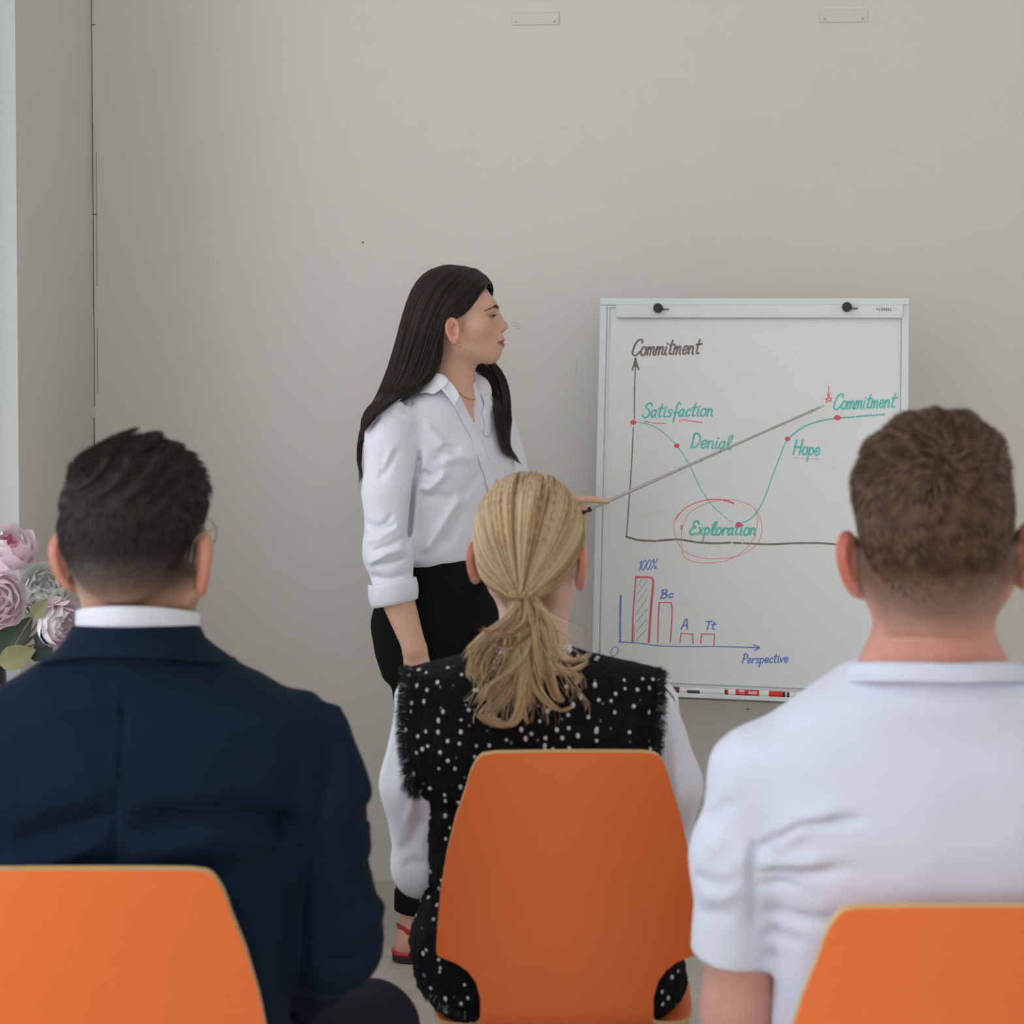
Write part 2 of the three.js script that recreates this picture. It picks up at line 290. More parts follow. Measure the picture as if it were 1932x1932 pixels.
{
  const spots = (name, label, list) => { const c = P(list[0][0], list[0][1], 4.74), t = thing(name, label, 'wall mark', V(c.x, c.y, WALLZ)); list.forEach(([x, y, w, h]) => { const p = P(x, y, 4.74); part(t, 'scuff', box(w, h, 0.0012, p.x - c.x, p.y - c.y, 0.0005), name === 'wall_scuff' ? M.mark : M.crack); }); };
  spots('wall_dot', 'tiny dark hole in the back wall left of the standing woman', [[685, 457, 0.004, 0.004]]);
  spots('wall_dot', 'tiny dark chip in the back wall under the marker tray', [[1410, 1338, 0.006, 0.003], [1412, 1337, 0.003, 0.004]]);
  spots('wall_scuff', 'faint grey rub marks on the wall in front of the standing woman\'s nose', [[972, 609, 0.02, 0.0018], [974, 615, 0.021, 0.0018], [976, 620, 0.009, 0.0018]]);
  spots('wall_scuff', 'short faint scratch on the wall left of the whiteboard', [[1088, 690, 0.0015, 0.026]]);
}

// ───────────── whiteboard on its stand ─────────────
const BC = V(0.6003, 1.0772, -4.4199), BX = V(0.9815, -0.0057, 0.1916), BY = V(0.0275, 0.9934, -0.1111), BZ = V(-0.1897, 0.1143, 0.9752), BW = 0.784, BH = 1.004;
function onBoard(x, y) {                                 // measured mark → metres on the board, from its middle
  const o = V(0, EYE, 0), r = P(x, y, 4).sub(o), t = BC.clone().sub(o).dot(BZ) / r.dot(BZ), q = o.addScaledVector(r, t).sub(BC); return [q.dot(BX), q.dot(BY)];
}
const TXW = 1600, TXH = 2048;
const cv = document.createElement('canvas'); cv.width = TXW; cv.height = TXH;
const ctx = cv.getContext('2d');
{
  ctx.fillStyle = 'rgb(232,232,229)'; ctx.fillRect(0, 0, TXW, TXH);
  // ghosts of wiped writing
  for (let i = 0; i < 90; i++) { ctx.strokeStyle = `rgba(${150 + rnd() * 60 | 0},${150 + rnd() * 50 | 0},${155 + rnd() * 50 | 0},${rr(0.015, 0.05)})`; ctx.lineWidth = rr(6, 30); ctx.beginPath(); const x = rnd() * TXW, y = rnd() * TXH; ctx.moveTo(x, y); ctx.lineTo(x + rr(-200, 200), y + rr(-90, 90)); ctx.stroke(); }
  const px = (x, y) => { const [u, v] = onBoard(x, y); return [(u / BW + 0.5) * TXW, (0.5 - v / BH) * TXH]; };
  const S = 2.62;                                        // canvas pixels per measured pixel
  const INK = { black: [88, 72, 60], teal: [62, 186, 165], red: [226, 62, 78], blue: [56, 102, 190], pink: [232, 120, 130] };
  function stroke(pts, col, w, dry = 0.35) {
    const q = pts.map(([x, y]) => { const a = px(x, y); return V(a[0], a[1], 0); }), len = q.reduce((s, p, i) => i ? s + p.distanceTo(q[i - 1]) : 0, 0), n = Math.max(3, Math.ceil(len / 5));
    const c = q.length > 2 ? new THREE.CatmullRomCurve3(q, false, 'centripetal').getPoints(n) : [...Array(n + 1)].map((_, i) => q[0].clone().lerp(q[1], i / n));
    const [r, g, b] = INK[col], o = rnd() * 90;
    ctx.lineJoin = ctx.lineCap = 'round';
    const run = (a, e, style, lw) => { ctx.strokeStyle = style; ctx.lineWidth = lw; ctx.beginPath(); ctx.moveTo(c[a].x, c[a].y); for (let i = a + 1; i <= e; i++) ctx.lineTo(c[i].x, c[i].y); ctx.stroke(); };
    run(0, c.length - 1, `rgba(${r},${g},${b},0.8)`, w * S);
    for (let a = 0; a < c.length - 1;) {                 // denser ink in the middle, dry streaks here and there
      const e = Math.min(c.length - 1, a + 4), k = 0.5 + 0.5 * nz(a * 0.08 + o, 3);
      run(a, e, k > 0.45 ? `rgba(${r * 0.82 | 0},${g * 0.82 | 0},${b * 0.82 | 0},${(k - 0.3) * 0.5})` : `rgba(235,235,232,${(0.55 - k) * 0.9 * (dry + 0.35)})`, w * S * (k > 0.45 ? 0.5 : 0.3)); a = e;
    }
  }
  const G = {                                            // a hand's letters: width, then the strokes
    C: [0.62, [[0.62, 0.8], [0.58, 0.97], [0.4, 1], [0.18, 0.82], [0.06, 0.45], [0.08, 0.1], [0.28, 0], [0.48, 0.1], [0.6, 0.24]]],
    o: [0.5, [[0.38, 0.5], [0.18, 0.52], [0.06, 0.28], [0.14, 0.03], [0.32, 0.03], [0.43, 0.28], [0.34, 0.5]]],
    m: [0.66, [[0.05, 0.5], [0.06, 0.02]], [[0.07, 0.36], [0.2, 0.52], [0.27, 0.4], [0.27, 0.02]], [[0.28, 0.36], [0.44, 0.52], [0.52, 0.38], [0.52, 0.06], [0.6, 0.02]]],
    i: [0.26, [[0.1, 0.5], [0.1, 0.06], [0.2, 0.03]], [[0.12, 0.72], [0.14, 0.7]]],
    t: [0.42, [[0.22, 0.9], [0.16, 0.4], [0.18, 0.06], [0.34, 0.06]], [[0.04, 0.6], [0.42, 0.64]]],
    e: [0.48, [[0.08, 0.26], [0.36, 0.32], [0.34, 0.5], [0.18, 0.52], [0.07, 0.25], [0.18, 0.02], [0.42, 0.14]]],
    n: [0.5, [[0.05, 0.5], [0.06, 0.02]], [[0.07, 0.34], [0.22, 0.52], [0.34, 0.42], [0.34, 0.06], [0.44, 0.02]]],
    S: [0.56, [[0.56, 0.8], [0.44, 1], [0.2, 0.95], [0.14, 0.72], [0.36, 0.55], [0.5, 0.3], [0.36, 0.04], [0.12, 0.02], [0.02, 0.2]]],
    a: [0.5, [[0.36, 0.5], [0.16, 0.48], [0.06, 0.2], [0.16, 0.02], [0.34, 0.2], [0.38, 0.5], [0.36, 0.08], [0.46, 0.03]]],
    s: [0.42, [[0.36, 0.46], [0.2, 0.52], [0.1, 0.4], [0.3, 0.24], [0.28, 0.05], [0.06, 0.04]]],
    f: [0.42, [[0.46, 0.86], [0.36, 1], [0.24, 0.85], [0.2, 0.3], [0.2, -0.36]], [[0.06, 0.3], [0.4, 0.32]]],
    c: [0.42, [[0.38, 0.42], [0.24, 0.52], [0.08, 0.3], [0.14, 0.04], [0.38, 0.1]]],
    D: [0.64, [[0.1, 0.95], [0.08, 0.04]], [[0.02, 0.04], [0.34, 0.08], [0.56, 0.42], [0.46, 0.86], [0.2, 1], [0.06, 0.86]]],
    l: [0.36, [[0.08, 0.1], [0.3, 0.6], [0.3, 0.95], [0.16, 0.85], [0.1, 0.3], [0.18, 0.02], [0.38, 0.04]]],
    H: [0.68, [[0.1, 0.95], [0.08, 0]], [[0.56, 0.98], [0.54, 0.02]], [[0.06, 0.46], [0.56, 0.52]]],
    p: [0.5, [[0.1, 0.5], [0.08, -0.4]], [[0.1, 0.38], [0.28, 0.52], [0.42, 0.3], [0.28, 0.04], [0.1, 0.08]]],
    E: [0.6, [[0.58, 0.82], [0.42, 1], [0.2, 0.88], [0.22, 0.62], [0.4, 0.54], [0.14, 0.46], [0.04, 0.2], [0.2, 0], [0.52, 0.12]]],
    x: [0.46, [[0.08, 0.5], [0.36, 0.02]], [[0.38, 0.5], [0.06, 0.02]]],
    r: [0.38, [[0.08, 0.5], [0.08, 0.02]], [[0.09, 0.32], [0.22, 0.5], [0.36, 0.46]]],
    P: [0.52, [[0.14, 0.95], [0.08, 0]], [[0.04, 0.9], [0.3, 1], [0.5, 0.8], [0.38, 0.5], [0.1, 0.46]]],
    v: [0.42, [[0.04, 0.5], [0.16, 0.04], [0.36, 0.5], [0.42, 0.5]]],
    B: [0.56, [[0.1, 0.95], [0.08, 0.02]], [[0.04, 0.9], [0.36, 0.98], [0.42, 0.7], [0.14, 0.52], [0.48, 0.4], [0.42, 0.05], [0.04, 0.02]]],
    A: [0.66, [[0.06, 0], [0.32, 1], [0.56, 0.02]], [[0.16, 0.36], [0.52, 0.36]]],
    T: [0.6, [[0.3, 0.95], [0.26, 0]], [[0.02, 0.94], [0.6, 0.98]]],
    1: [0.3, [[0.04, 0.72], [0.18, 0.96], [0.18, 0]]],
    0: [0.56, [[0.3, 1], [0.08, 0.7], [0.08, 0.2], [0.3, 0], [0.48, 0.3], [0.46, 0.8], [0.28, 1]]],
    '%': [0.8, [[0.7, 1], [0.1, 0]], [[0.2, 0.95], [0.08, 0.8], [0.22, 0.64], [0.3, 0.82], [0.2, 0.95]], [[0.6, 0.3], [0.5, 0.14], [0.62, 0], [0.72, 0.14], [0.6, 0.3]]],
  };
  function write(s, x0, y0, x1, y1, cap, col, w, slant = 0.22) {
    const total = [...s].reduce((a, c) => a + G[c][0], 0); let at = 0;
    for (const c of s) {
      const [adv, ...st] = G[c], k = (x1 - x0) / total;
      for (const p of st) stroke(p.map(([u, v]) => [x0 + (at + u) * k + (v - 0.3) * cap * slant + rr(-0.3, 0.3), y0 + (y1 - y0) * (at + u) / total - v * cap]), col, w);
      at += adv;
    }
  }
  write('Commitment', 1193, 671, 1322, 668, 30, 'black', 4.14);
  write('Satisfaction', 1213, 788, 1347, 785, 27, 'teal', 3.78);
  write('Denial', 1304, 845, 1380, 848, 28, 'teal', 3.60);
  write('Hope', 1497, 857, 1548, 860, 28, 'teal', 3.96);
  write('Commitment', 1573, 773, 1690, 769, 29, 'teal', 3.78);
  write('Exploration', 1301, 1009, 1428, 1010, 26, 'teal', 4.14);
  write('100%', 1205, 1077, 1240, 1073, 19, 'blue', 2.16);
  write('Bc', 1246, 1129, 1271, 1128, 16, 'blue', 2.88);
  write('A', 1285, 1187, 1300, 1187, 19, 'blue', 2.88);
  write('Tt', 1330, 1188, 1350, 1188, 16, 'blue', 2.70);
  write('Perspective', 1400, 1252, 1488, 1250, 18, 'blue', 2.43);
  write('0', 1151, 1238, 1167, 1238, 19, 'blue', 1.53);
  const L = (col, w, ...pts) => stroke(pts, col, w);
  L('black', 2.4, [1199, 690], [1197, 750], [1197, 790]); L('black', 2.4, [1195, 806], [1192, 870], [1188, 930], [1184, 985], [1182, 1013]);
  L('black', 5, [1199, 677], [1199, 692]); L('black', 3.6, [1199, 678], [1193, 698]); L('black', 3.6, [1199, 678], [1205, 697]);
  L('black', 4, [1182, 1013], [1205, 1019], [1238, 1021]); L('black', 4.2, [1242, 1020], [1280, 1018], [1308, 1022]); L('black', 4, [1311, 1023], [1345, 1025], [1378, 1024]); L('black', 4, [1384, 1024], [1398, 1025]);
  L('black', 3.8, [1403, 1025], [1450, 1027], [1500, 1025], [1550, 1025], [1600, 1030], [1630, 1036]); L('black', 2, [1592, 1050], [1622, 1046]); L('black', 2, [1606, 1058], [1598, 1080]); L('red', 1.6, [1612, 1060], [1608, 1082]);
  L('teal', 1.9, [1203, 797], [1225, 801], [1250, 815], [1277, 841], [1300, 876], [1322, 922], [1345, 955], [1363, 971]); L('teal', 2, [1366, 974], [1372, 979]); L('teal', 2, [1376, 982], [1382, 985]);
  L('teal', 2.4, [1394, 988], [1410, 983], [1425, 970], [1440, 945], [1455, 905], [1470, 865], [1482, 836], [1492, 823]);
  L('teal', 3.2, [1492, 823], [1515, 806], [1545, 795], [1580, 789], [1612, 787]); L('teal', 3.4, [1616, 786], [1640, 784], [1669, 782]);
  for (const [x, y, r] of [[1195, 797, 6], [1277, 841, 5.4], [1394, 990, 6.2], [1486, 828, 5.4], [1580, 788, 6.4]]) { const q = px(x, y); ctx.fillStyle = 'rgba(222,60,76,0.9)'; ctx.beginPath(); for (let k = 0; k <= 40; k++) { const a = k / 40 * 6.2832, e = r * S * (1 + 0.1 * nz(Math.cos(a) * 2 + x, Math.sin(a) * 2, y)); ctx.lineTo(q[0] + 1.05 * e * Math.cos(a), q[1] + 0.86 * e * Math.sin(a)); } ctx.fill(); for (let k = 0; k < 3; k++) stroke([[x - r * 0.6, y - r * 0.3 + k * 2.2], [x + r * 0.5, y - r * 0.45 + k * 2.4]], 'red', 1.6); }
  L('pink', 1.5, [1382, 949], [1361, 942], [1320, 946], [1289, 962], [1272, 985], [1276, 1016], [1291, 1040], [1328, 1053], [1359, 1054], [1398, 1047], [1426, 1029], [1437, 1006], [1434, 978], [1421, 957], [1390, 944], [1359, 944], [1328, 952], [1299, 970], [1287, 998], [1286, 1024], [1291, 1050], [1307, 1059], [1341, 1062], [1372, 1057], [1400, 1042], [1418, 1022], [1427, 998], [1429, 975], [1423, 958]);
  L('red', 1.7, [1361, 942], [1320, 946], [1289, 962], [1275, 980]); L('red', 3.6, [1366, 944], [1375, 946], [1384, 950]); L('red', 1.8, [1284, 999], [1286, 991], [1287, 998]);
  L('red', 2, [1564, 729], [1563, 749]); L('red', 1.4, [1560, 742], [1563, 749], [1567, 741]);
  L('red', 1.7, [1557, 752], [1569, 751], [1559, 759], [1563, 747], [1568, 758], [1557, 752]);
  L('red', 1.6, [1216, 795], [1232, 798], [1256, 799]); L('red', 2, [1281, 796], [1287, 792], [1300, 794], [1325, 797]); L('pink', 0.8, [1497, 864], [1545, 866]);
  L('blue', 3.8, [1171, 1124], [1170, 1165], [1170, 1211]); L('blue', 2.2, [1167, 1211], [1200, 1213], [1250, 1219], [1300, 1220], [1350, 1220], [1432, 1222]); L('blue', 2.6, [1422, 1217], [1433, 1222], [1424, 1227]);
  L('red', 3, [1200, 1087], [1195, 1150], [1193, 1211]); L('red', 1.4, [1197, 1178], [1196, 1211]); L('red', 4, [1200, 1089], [1224, 1089]); L('red', 4.6, [1227, 1090], [1231, 1092], [1228, 1150], [1224, 1211]);
  L('red', 2.6, [1241, 1212], [1242, 1170], [1244, 1137]); L('red', 2, [1244, 1137], [1266, 1137]); L('red', 2.6, [1266, 1137], [1268, 1150], [1265, 1211]);
  L('red', 2.4, [1283, 1212], [1285, 1195]); L('red', 2, [1285, 1195], [1307, 1197]); L('red', 2.4, [1306, 1196], [1308, 1215]);
  L('red', 2.4, [1322, 1214], [1324, 1196]); L('red', 2, [1324, 1196], [1348, 1197]); L('red', 2.4, [1348, 1197], [1347, 1219]);
  for (const [a, b, c, d] of [[1201, 1109, 1212, 1093], [1201, 1123, 1221, 1094], [1203, 1136, 1221, 1110], [1200, 1159, 1221, 1128], [1201, 1174, 1221, 1148], [1201, 1191, 1221, 1168], [1200, 1209, 1219, 1188]]) L('teal', 1.3, [a, b], [c, d]);
}
const canvasTex = (c) => { const t = new THREE.CanvasTexture(c); t.colorSpace = THREE.SRGBColorSpace; t.anisotropy = 8; return t; };
M.board = phy({ map: canvasTex(cv), roughness: 0.38, clearcoat: 0.35, clearcoatRoughness: 0.3 });
M.frame = std({ color: C(226, 229, 228), roughness: 0.42, metalness: 0.05 });
M.black = std({ color: C(38, 36, 36), roughness: 0.55 });
M.steel = std({ color: C(196, 192, 186), roughness: 0.28, metalness: 1 });
M.grey = std({ color: C(120, 116, 112), roughness: 0.5, metalness: 0.5 });
const easel = thing('whiteboard', 'tall white board on a stand covered with a hand-drawn curve and a bar chart', 'whiteboard', V(0, 0, 0));
const boardFrame = new THREE.Matrix4().makeBasis(BX, BY, BZ).setPosition(BC);
const onB = (g) => g.applyMatrix4(boardFrame);
{
  const T = 0.018, fw = 0.019;
  const panel = new THREE.PlaneGeometry(BW, BH, 1, 1).translate(0, 0, 0.0002);
  part(easel, 'writing_surface', onB(panel), M.board);
  part(easel, 'backing_board', onB(box(BW - 0.004, BH - 0.004, T, 0, 0, -T / 2)), M.frame);
  const bar = (w, h, x, y) => merge([box(w, h, T + 0.006, x, y, -T / 2 + 0.002, 0.003), w > h ? box(w - 0.047, 0.004, 0.006, x, y - Math.sign(y) * (h / 2 + 0.0045), 0.0025, 0.001) : box(0.004, h - 0.0055, 0.006, x - Math.sign(x) * (w / 2 + 0.0045), y, 0.0025, 0.001)]);
  part(easel, 'frame_bar', onB(bar(BW, fw, 0, BH / 2 - fw / 2)), M.frame); part(easel, 'frame_bar', onB(bar(BW, fw, 0, -BH / 2 + fw / 2)), M.frame);
  part(easel, 'frame_bar', onB(bar(fw, BH - 2 * fw, -BW / 2 + fw / 2, 0)), M.frame); part(easel, 'frame_bar', onB(bar(fw, BH - 2 * fw, BW / 2 - fw / 2, 0)), M.frame);
  // paper clamp along the top with two black thumb screws
  const [cx0, cyT] = onBoard(1163, 576), [cx1] = onBoard(1704, 572), cw = cx1 - cx0, cm = (cx0 + cx1) / 2, ch = 0.034, cy = cyT - ch / 2;
  const clamp_ = part(easel, 'paper_clamp', onB(merge([box(cw, ch - 0.008, 0.009, cm, cy + 0.004, 0.0075, 0.002), box(cw, 0.009, 0.012, cm, cy - ch / 2 + 0.0045, 0.0085, 0.003)])), M.frame);
  for (const [kx, ky] of [[1243, 583], [1598, 581]]) {
    const [u, v] = onBoard(kx, ky), pts = []; for (let i = 0; i < 72; i++) { const a = i / 72 * Math.PI * 2, r = 0.0108 + 0.0009 * Math.cos(12 * a); pts.push(new THREE.Vector2(r * Math.cos(a), r * Math.sin(a))); }
    part(easel, 'clamp_knob', onB(new THREE.ExtrudeGeometry(new THREE.Shape(pts), { depth: 0.011, bevelEnabled: true, bevelSize: 0.0008, bevelThickness: 0.001, bevelSegments: 2 }).translate(u, v, 0.0135)), M.black, 'ribbed black thumb screw');
    part(easel, 'clamp_slot', onB(box(0.024, 0.0052, 0.002, u + 0.0155, v - 0.003, 0.0116, 0.0009)), M.grey);
  }
  const lc = document.createElement('canvas'); lc.width = 512; lc.height = 128; const l = lc.getContext('2d');
  l.fillStyle = 'rgb(226,229,228)'; l.fillRect(0, 0, 512, 128); l.fillStyle = 'rgb(30,24,26)'; l.font = 'bold 96px sans-serif'; l.fillText('LORELL', 112, 100, 370);
  l.fillStyle = 'rgb(214,40,52)'; l.beginPath(); l.moveTo(56, 34); l.quadraticCurveTo(100, 34, 104, 84); l.quadraticCurveTo(66, 76, 56, 34); l.fill(); l.strokeStyle = 'rgb(224,110,116)'; l.lineWidth = 7; l.beginPath(); l.moveTo(28, 40); l.quadraticCurveTo(20, 70, 34, 92); l.stroke(); l.strokeStyle = 'rgb(60,56,56)'; l.lineWidth = 3; l.beginPath(); l.arc(494, 36, 6, 0, 7); l.stroke();
  const [lu, lv] = onBoard(1668, 585);
  part(clamp_, 'brand_print', onB(new THREE.PlaneGeometry(0.05, 0.0125).translate(lu, lv, 0.01235)), std({ map: canvasTex(lc), roughness: 0.5 }));
  // pen tray
  const ty = -BH / 2 - 0.004;
  part(easel, 'pen_tray', onB(merge([box(BW * 0.86, 0.004, 0.055, 0, ty, 0.026, 0.0015), box(BW * 0.86, 0.011, 0.005, 0, ty + 0.001, 0.055, 0.0022)])), M.frame);
  part(easel, 'tray_edge', onB(box(BW * 0.86, 0.006, 0.05, 0, ty - 0.006, 0.03, 0.002)), M.grey);
  // stand behind: two posts, feet and a cross bar
  const at = (u, v, w) => V(u, v, w).applyMatrix4(boardFrame), posts = [];
  for (const s of [-1, 1]) {
    const a = at(s * 0.3, 0.42, -0.03), b = V(a.x, 0.03, a.z + 0.09); part(easel, 'post', rod(b, a, 0.012, 0.01), M.grey);
    part(easel, 'foot', rod(V(b.x - 0.02, 0.02, b.z + 0.2), V(b.x + 0.01, 0.02, b.z - 0.14 + (s < 0 ? 0.02 : -0.1)), 0.014), M.grey); posts.push(b);
  }
  part(easel, 'cross_bar', rod(V(posts[0].x, 0.16, posts[0].z - 0.01), V(posts[1].x, 0.16, posts[1].z - 0.01), 0.009), M.grey);
  // markers lying in the tray
  const trayY = ty + 0.002;
  function marker(label, u, l, capEnd, capCol, bandCol, flip, red) {
    const r = 0.0082, c = at(u, trayY + r + 0.0006, 0.03), t = thing('marker', label, 'marker', c, 0, null);
    const place = (g) => g.applyMatrix4(new THREE.Matrix4().makeBasis(BX, BY, BZ));
    const prof = (x0, x1, rr_) => { const e = 0.0012; return new THREE.LatheGeometry([[0, x0], [rr_ - e, x0], [rr_, x0 + e], [rr_, x1 - e], [rr_ - e, x1], [0, x1]].map(([a, b]) => new THREE.Vector2(a, b)), 20).rotateZ(-Math.PI / 2); };
    const capL = 0.034, s = capEnd;                       // the cap sits at end s (−1 left, 1 right)
    part(t, 'barrel', place(prof(s < 0 ? -l / 2 + capL : -l / 2, s < 0 ? l / 2 : l / 2 - capL, r)), std({ color: C(236, 236, 234), roughness: 0.4 }));
    part(t, 'pen_cap', place(prof(s < 0 ? -l / 2 : l / 2 - capL, s < 0 ? -l / 2 + capL - 0.0003 : l / 2, r * 0.93)), std({ color: capCol, roughness: 0.45 }));
    part(t, 'end_plug', place(prof(s < 0 ? l / 2 + 0.0002 : -l / 2 - 0.005, s < 0 ? l / 2 + 0.005 : -l / 2 - 0.0002, r * 0.8)), std({ color: capCol, roughness: 0.5 }));
    if (red) part(t, 'cap_ring', place(prof(l / 2 + 0.0002, l / 2 + 0.005, r * 0.86)), M.black);
    const lcv = document.createElement('canvas'); lcv.width = 512; lcv.height = 160; const k = lcv.getContext('2d');
    k.fillStyle = bandCol; k.fillRect(0, 0, 512, 160);
    if (red) { k.save(); k.translate(256, 80); k.rotate(Math.PI); k.fillStyle = '#fff'; k.font = 'italic bold 88px sans-serif'; k.fillText('EXPO', -216, 34, 190); k.globalAlpha = 0.8; for (const [x, y, w] of [[60, -34, 140], [60, -14, 100], [70, 6, 120]]) k.fillRect(x, y, w, 6); k.globalAlpha = 0.9; k.fillRect(56, 22, 130, 26); k.restore(); }
    const bl = red ? 0.058 : 0.032, bx = red ? -0.02 : -0.004;
    const band = new THREE.CylinderGeometry(r + 0.00025, r + 0.00025, bl, 20, 1, true, red ? -1.2 : -0.9, red ? 2.4 : 1.1).rotateZ(-Math.PI / 2);
    { const uv = band.attributes.uv; for (let i = 0; i < uv.count; i++) { const a = uv.getX(i), b = uv.getY(i); uv.setXY(i, b, 1 - a); } }
    if (!red) band.rotateX(0.7); else band.rotateX(Math.PI / 2 * 0 - 0.2);
    part(t, 'label_band', place(band.rotateX(Math.PI / 2 * 0).translate(bx, 0, 0)), std({ map: canvasTex(lcv), roughness: 0.5, side: THREE.DoubleSide }));
    return t;
  }
  const U = (x) => onBoard(x, 1302)[0];
  marker('white marker with a dark brown cap in the pen tray, left of the red marker', (U(1262) + U(1366)) / 2, U(1366) - U(1256), -1, C(96, 52, 40), 'rgb(82,66,66)', false, false);
  marker('white and red marker with a red cap in the middle of the pen tray', (U(1376) + U(1478)) / 2, U(1476) - U(1374), 1, C(226, 42, 34), 'rgb(222,34,40)', true, true);
  marker('plain white marker in the pen tray, right of the red marker', (U(1490) + U(1592)) / 2, U(1592) - U(1490), 1, C(40, 40, 48), 'rgb(226,228,228)', false, false);
}

// ───────────── chairs ─────────────
M.orange = phy({ color: C(254, 124, 56), roughness: 0.5, clearcoat: 0.12, clearcoatRoughness: 0.45 });
M.ply = std({ color: C(214, 178, 124), roughness: 0.6 });
M.chrome = std({ color: C(205, 205, 205), roughness: 0.12, metalness: 1 });
const chairGeo = (() => {
  // the shell: a path from the top of the back down to the seat's front edge, with a half width at every place
  const path = new THREE.CatmullRomCurve3([[0.205, 0.866], [0.185, 0.75], [0.168, 0.63], [0.158, 0.55], [0.149, 0.5], [0.132, 0.447], [0.08, 0.419], [-0.02, 0.424], [-0.13, 0.44], [-0.21, 0.436], [-0.235, 0.425]].map(([z, y]) => V(0, y, z)));
  const len = path.getLength(), N = 150;
  const rows = [[0, 0.105], [0.002, 0.122], [0.006, 0.1285], [0.014, 0.134], [0.03, 0.1405], [0.06, 0.148], [0.105, 0.1625], [0.16, 0.1755], [0.22, 0.185], [0.28, 0.1905], [0.312, 0.1922], [0.32, 0.1905], [0.3235, 0.184], [0.327, 0.172], [0.332, 0.159], [0.342, 0.145], [0.358, 0.1335], [0.385, 0.127], [0.43, 0.128], [0.452, 0.135], [0.468, 0.152], [0.48, 0.172], [0.5, 0.188], [0.54, 0.198], [0.62, 0.203], [0.69, 0.196], [0.725, 0.175], [0.742, 0.14], [0.747, 0.11]];
  const sMax = Math.min(len, 0.747), ss = []; for (let i = 0; i <= N; i++) ss.push(i / N * sMax); for (const r of rows) if (r[0] < sMax) ss.push(r[0] + 1e-5); ss.sort((a, b) => a - b);
  const width = (s) => { let k = 0; while (k < rows.length - 2 && rows[k + 1][0] < s) k++; return lerp(rows[k][1], rows[k + 1][1], clamp((s - rows[k][0]) / (rows[k + 1][0] - rows[k][0]), 0, 1)); };
  const K = 24, T = 0.011, front = [], back = [], n = ss.length;
  for (const s of ss) {
    const t = clamp(s / len, 0, 1), p = path.getPointAt(t), tg = path.getTangentAt(t), nrm = V(0, -tg.z, tg.y).multiplyScalar(-1), w = width(s), bend = lerp(0.55, 0.12, sst(0.3, 0.5, s));
    if (nrm.z < 0 && s < 0.3) nrm.multiplyScalar(-1);
    for (let j = 0; j <= K; j++) {
      const x = (j / K * 2 - 1) * w, dz = bend * x * x, crown = -0.0055 * (x / 0.134) ** 2 * (1 - sst(0, 0.05, s)), q = V(x, p.y + crown, p.z).addScaledVector(nrm, -dz - 0);
      back.push(q.clone().addScaledVector(nrm, T / 2)); front.push(q.clone().addScaledVector(nrm, -T / 2));
    }
  }
  const W = K + 1, mk = (A, flip) => { const pos = [], uv = [], idx = []; A.forEach((p) => { pos.push(p.x, p.y, p.z); uv.push(p.x, p.y + p.z); }); for (let i = 0; i < n - 1; i++) for (let j = 0; j < K; j++) { const a = i * W + j, b = a + 1, c = a + W, d = c + 1; flip ? idx.push(a, b, c, b, d, c) : idx.push(a, c, b, b, c, d); } const g = new THREE.BufferGeometry(); g.setAttribute('position', new THREE.Float32BufferAttribute(pos, 3)); g.setAttribute('uv', new THREE.Float32BufferAttribute(uv, 2)); g.setIndex(idx); g.computeVertexNormals(); return g; };
  const rim = []; for (let i = 0; i < n; i++) rim.push(i * W + K); for (let j = K - 1; j >= 0; j--) rim.push((n - 1) * W + j); for (let i = n - 2; i >= 0; i--) rim.push(i * W); for (let j = 1; j < K; j++) rim.push(j);
  const pos = [], uv = [], idx = []; rim.forEach((r, k) => { for (const A of [back, front]) { pos.push(A[r].x, A[r].y, A[r].z); uv.push(k * 0.01, A === back ? 0 : 0.011); } }); rim.forEach((_, k) => { const a = 2 * k, c = 2 * ((k + 1) % rim.length); idx.push(a, a + 1, c, a + 1, c + 1, c); });
  const edge = new THREE.BufferGeometry(); edge.setAttribute('position', new THREE.Float32BufferAttribute(pos, 3)); edge.setAttribute('uv', new THREE.Float32BufferAttribute(uv, 2)); edge.setIndex(idx); edge.computeVertexNormals();
  return { shell: mergeGeometries([mk(back, true), mk(front, false)]), edge };
})();
M.ply.side = M.orange.side = THREE.DoubleSide;
function makeChair(label, x, z, turn) {
  const t = thing('chair', label, 'chair', V(x, 0, z), turn, null), s = part(t, 'shell', chairGeo.shell, M.orange); part(s, 'plywood_edge', chairGeo.edge, M.ply, 'pale plywood edge');
  const leg = (sx, sz) => tube([V(sx * 0.1, 0.42, sz > 0 ? 0.06 : -0.1), V(sx * 0.15, 0.414, sz > 0 ? 0.1 : -0.14), V(sx * 0.178, 0.37, sz > 0 ? 0.135 : -0.17), V(sx * 0.205, 0.012, sz > 0 ? 0.2 : -0.215)], 0.0085, 26, 10);
  for (const sx of [-1, 1]) for (const sz of [-1, 1]) { const l = part(t, 'leg', leg(sx, sz), M.chrome); part(l, 'glide', new THREE.CylinderGeometry(0.011, 0.013, 0.014, 12).translate(sx * 0.2055, 0.007, sz > 0 ? 0.201 : -0.216), M.black); }
  for (const z0 of [0.06, -0.1]) part(t, 'cross_rod', rod(V(-0.1, 0.42, z0), V(0.1, 0.42, z0), 0.008), M.chrome);
  return t;
}
makeChair('orange shell chair in the middle, under the woman in the speckled vest', 0.078, -2.685, 0.02);
makeChair('orange shell chair at the left, under the man in the dark blazer', -0.4605, -2.115, 0);
makeChair('orange shell chair at the right, under the man in the white T-shirt', 0.467, -1.985, 0);

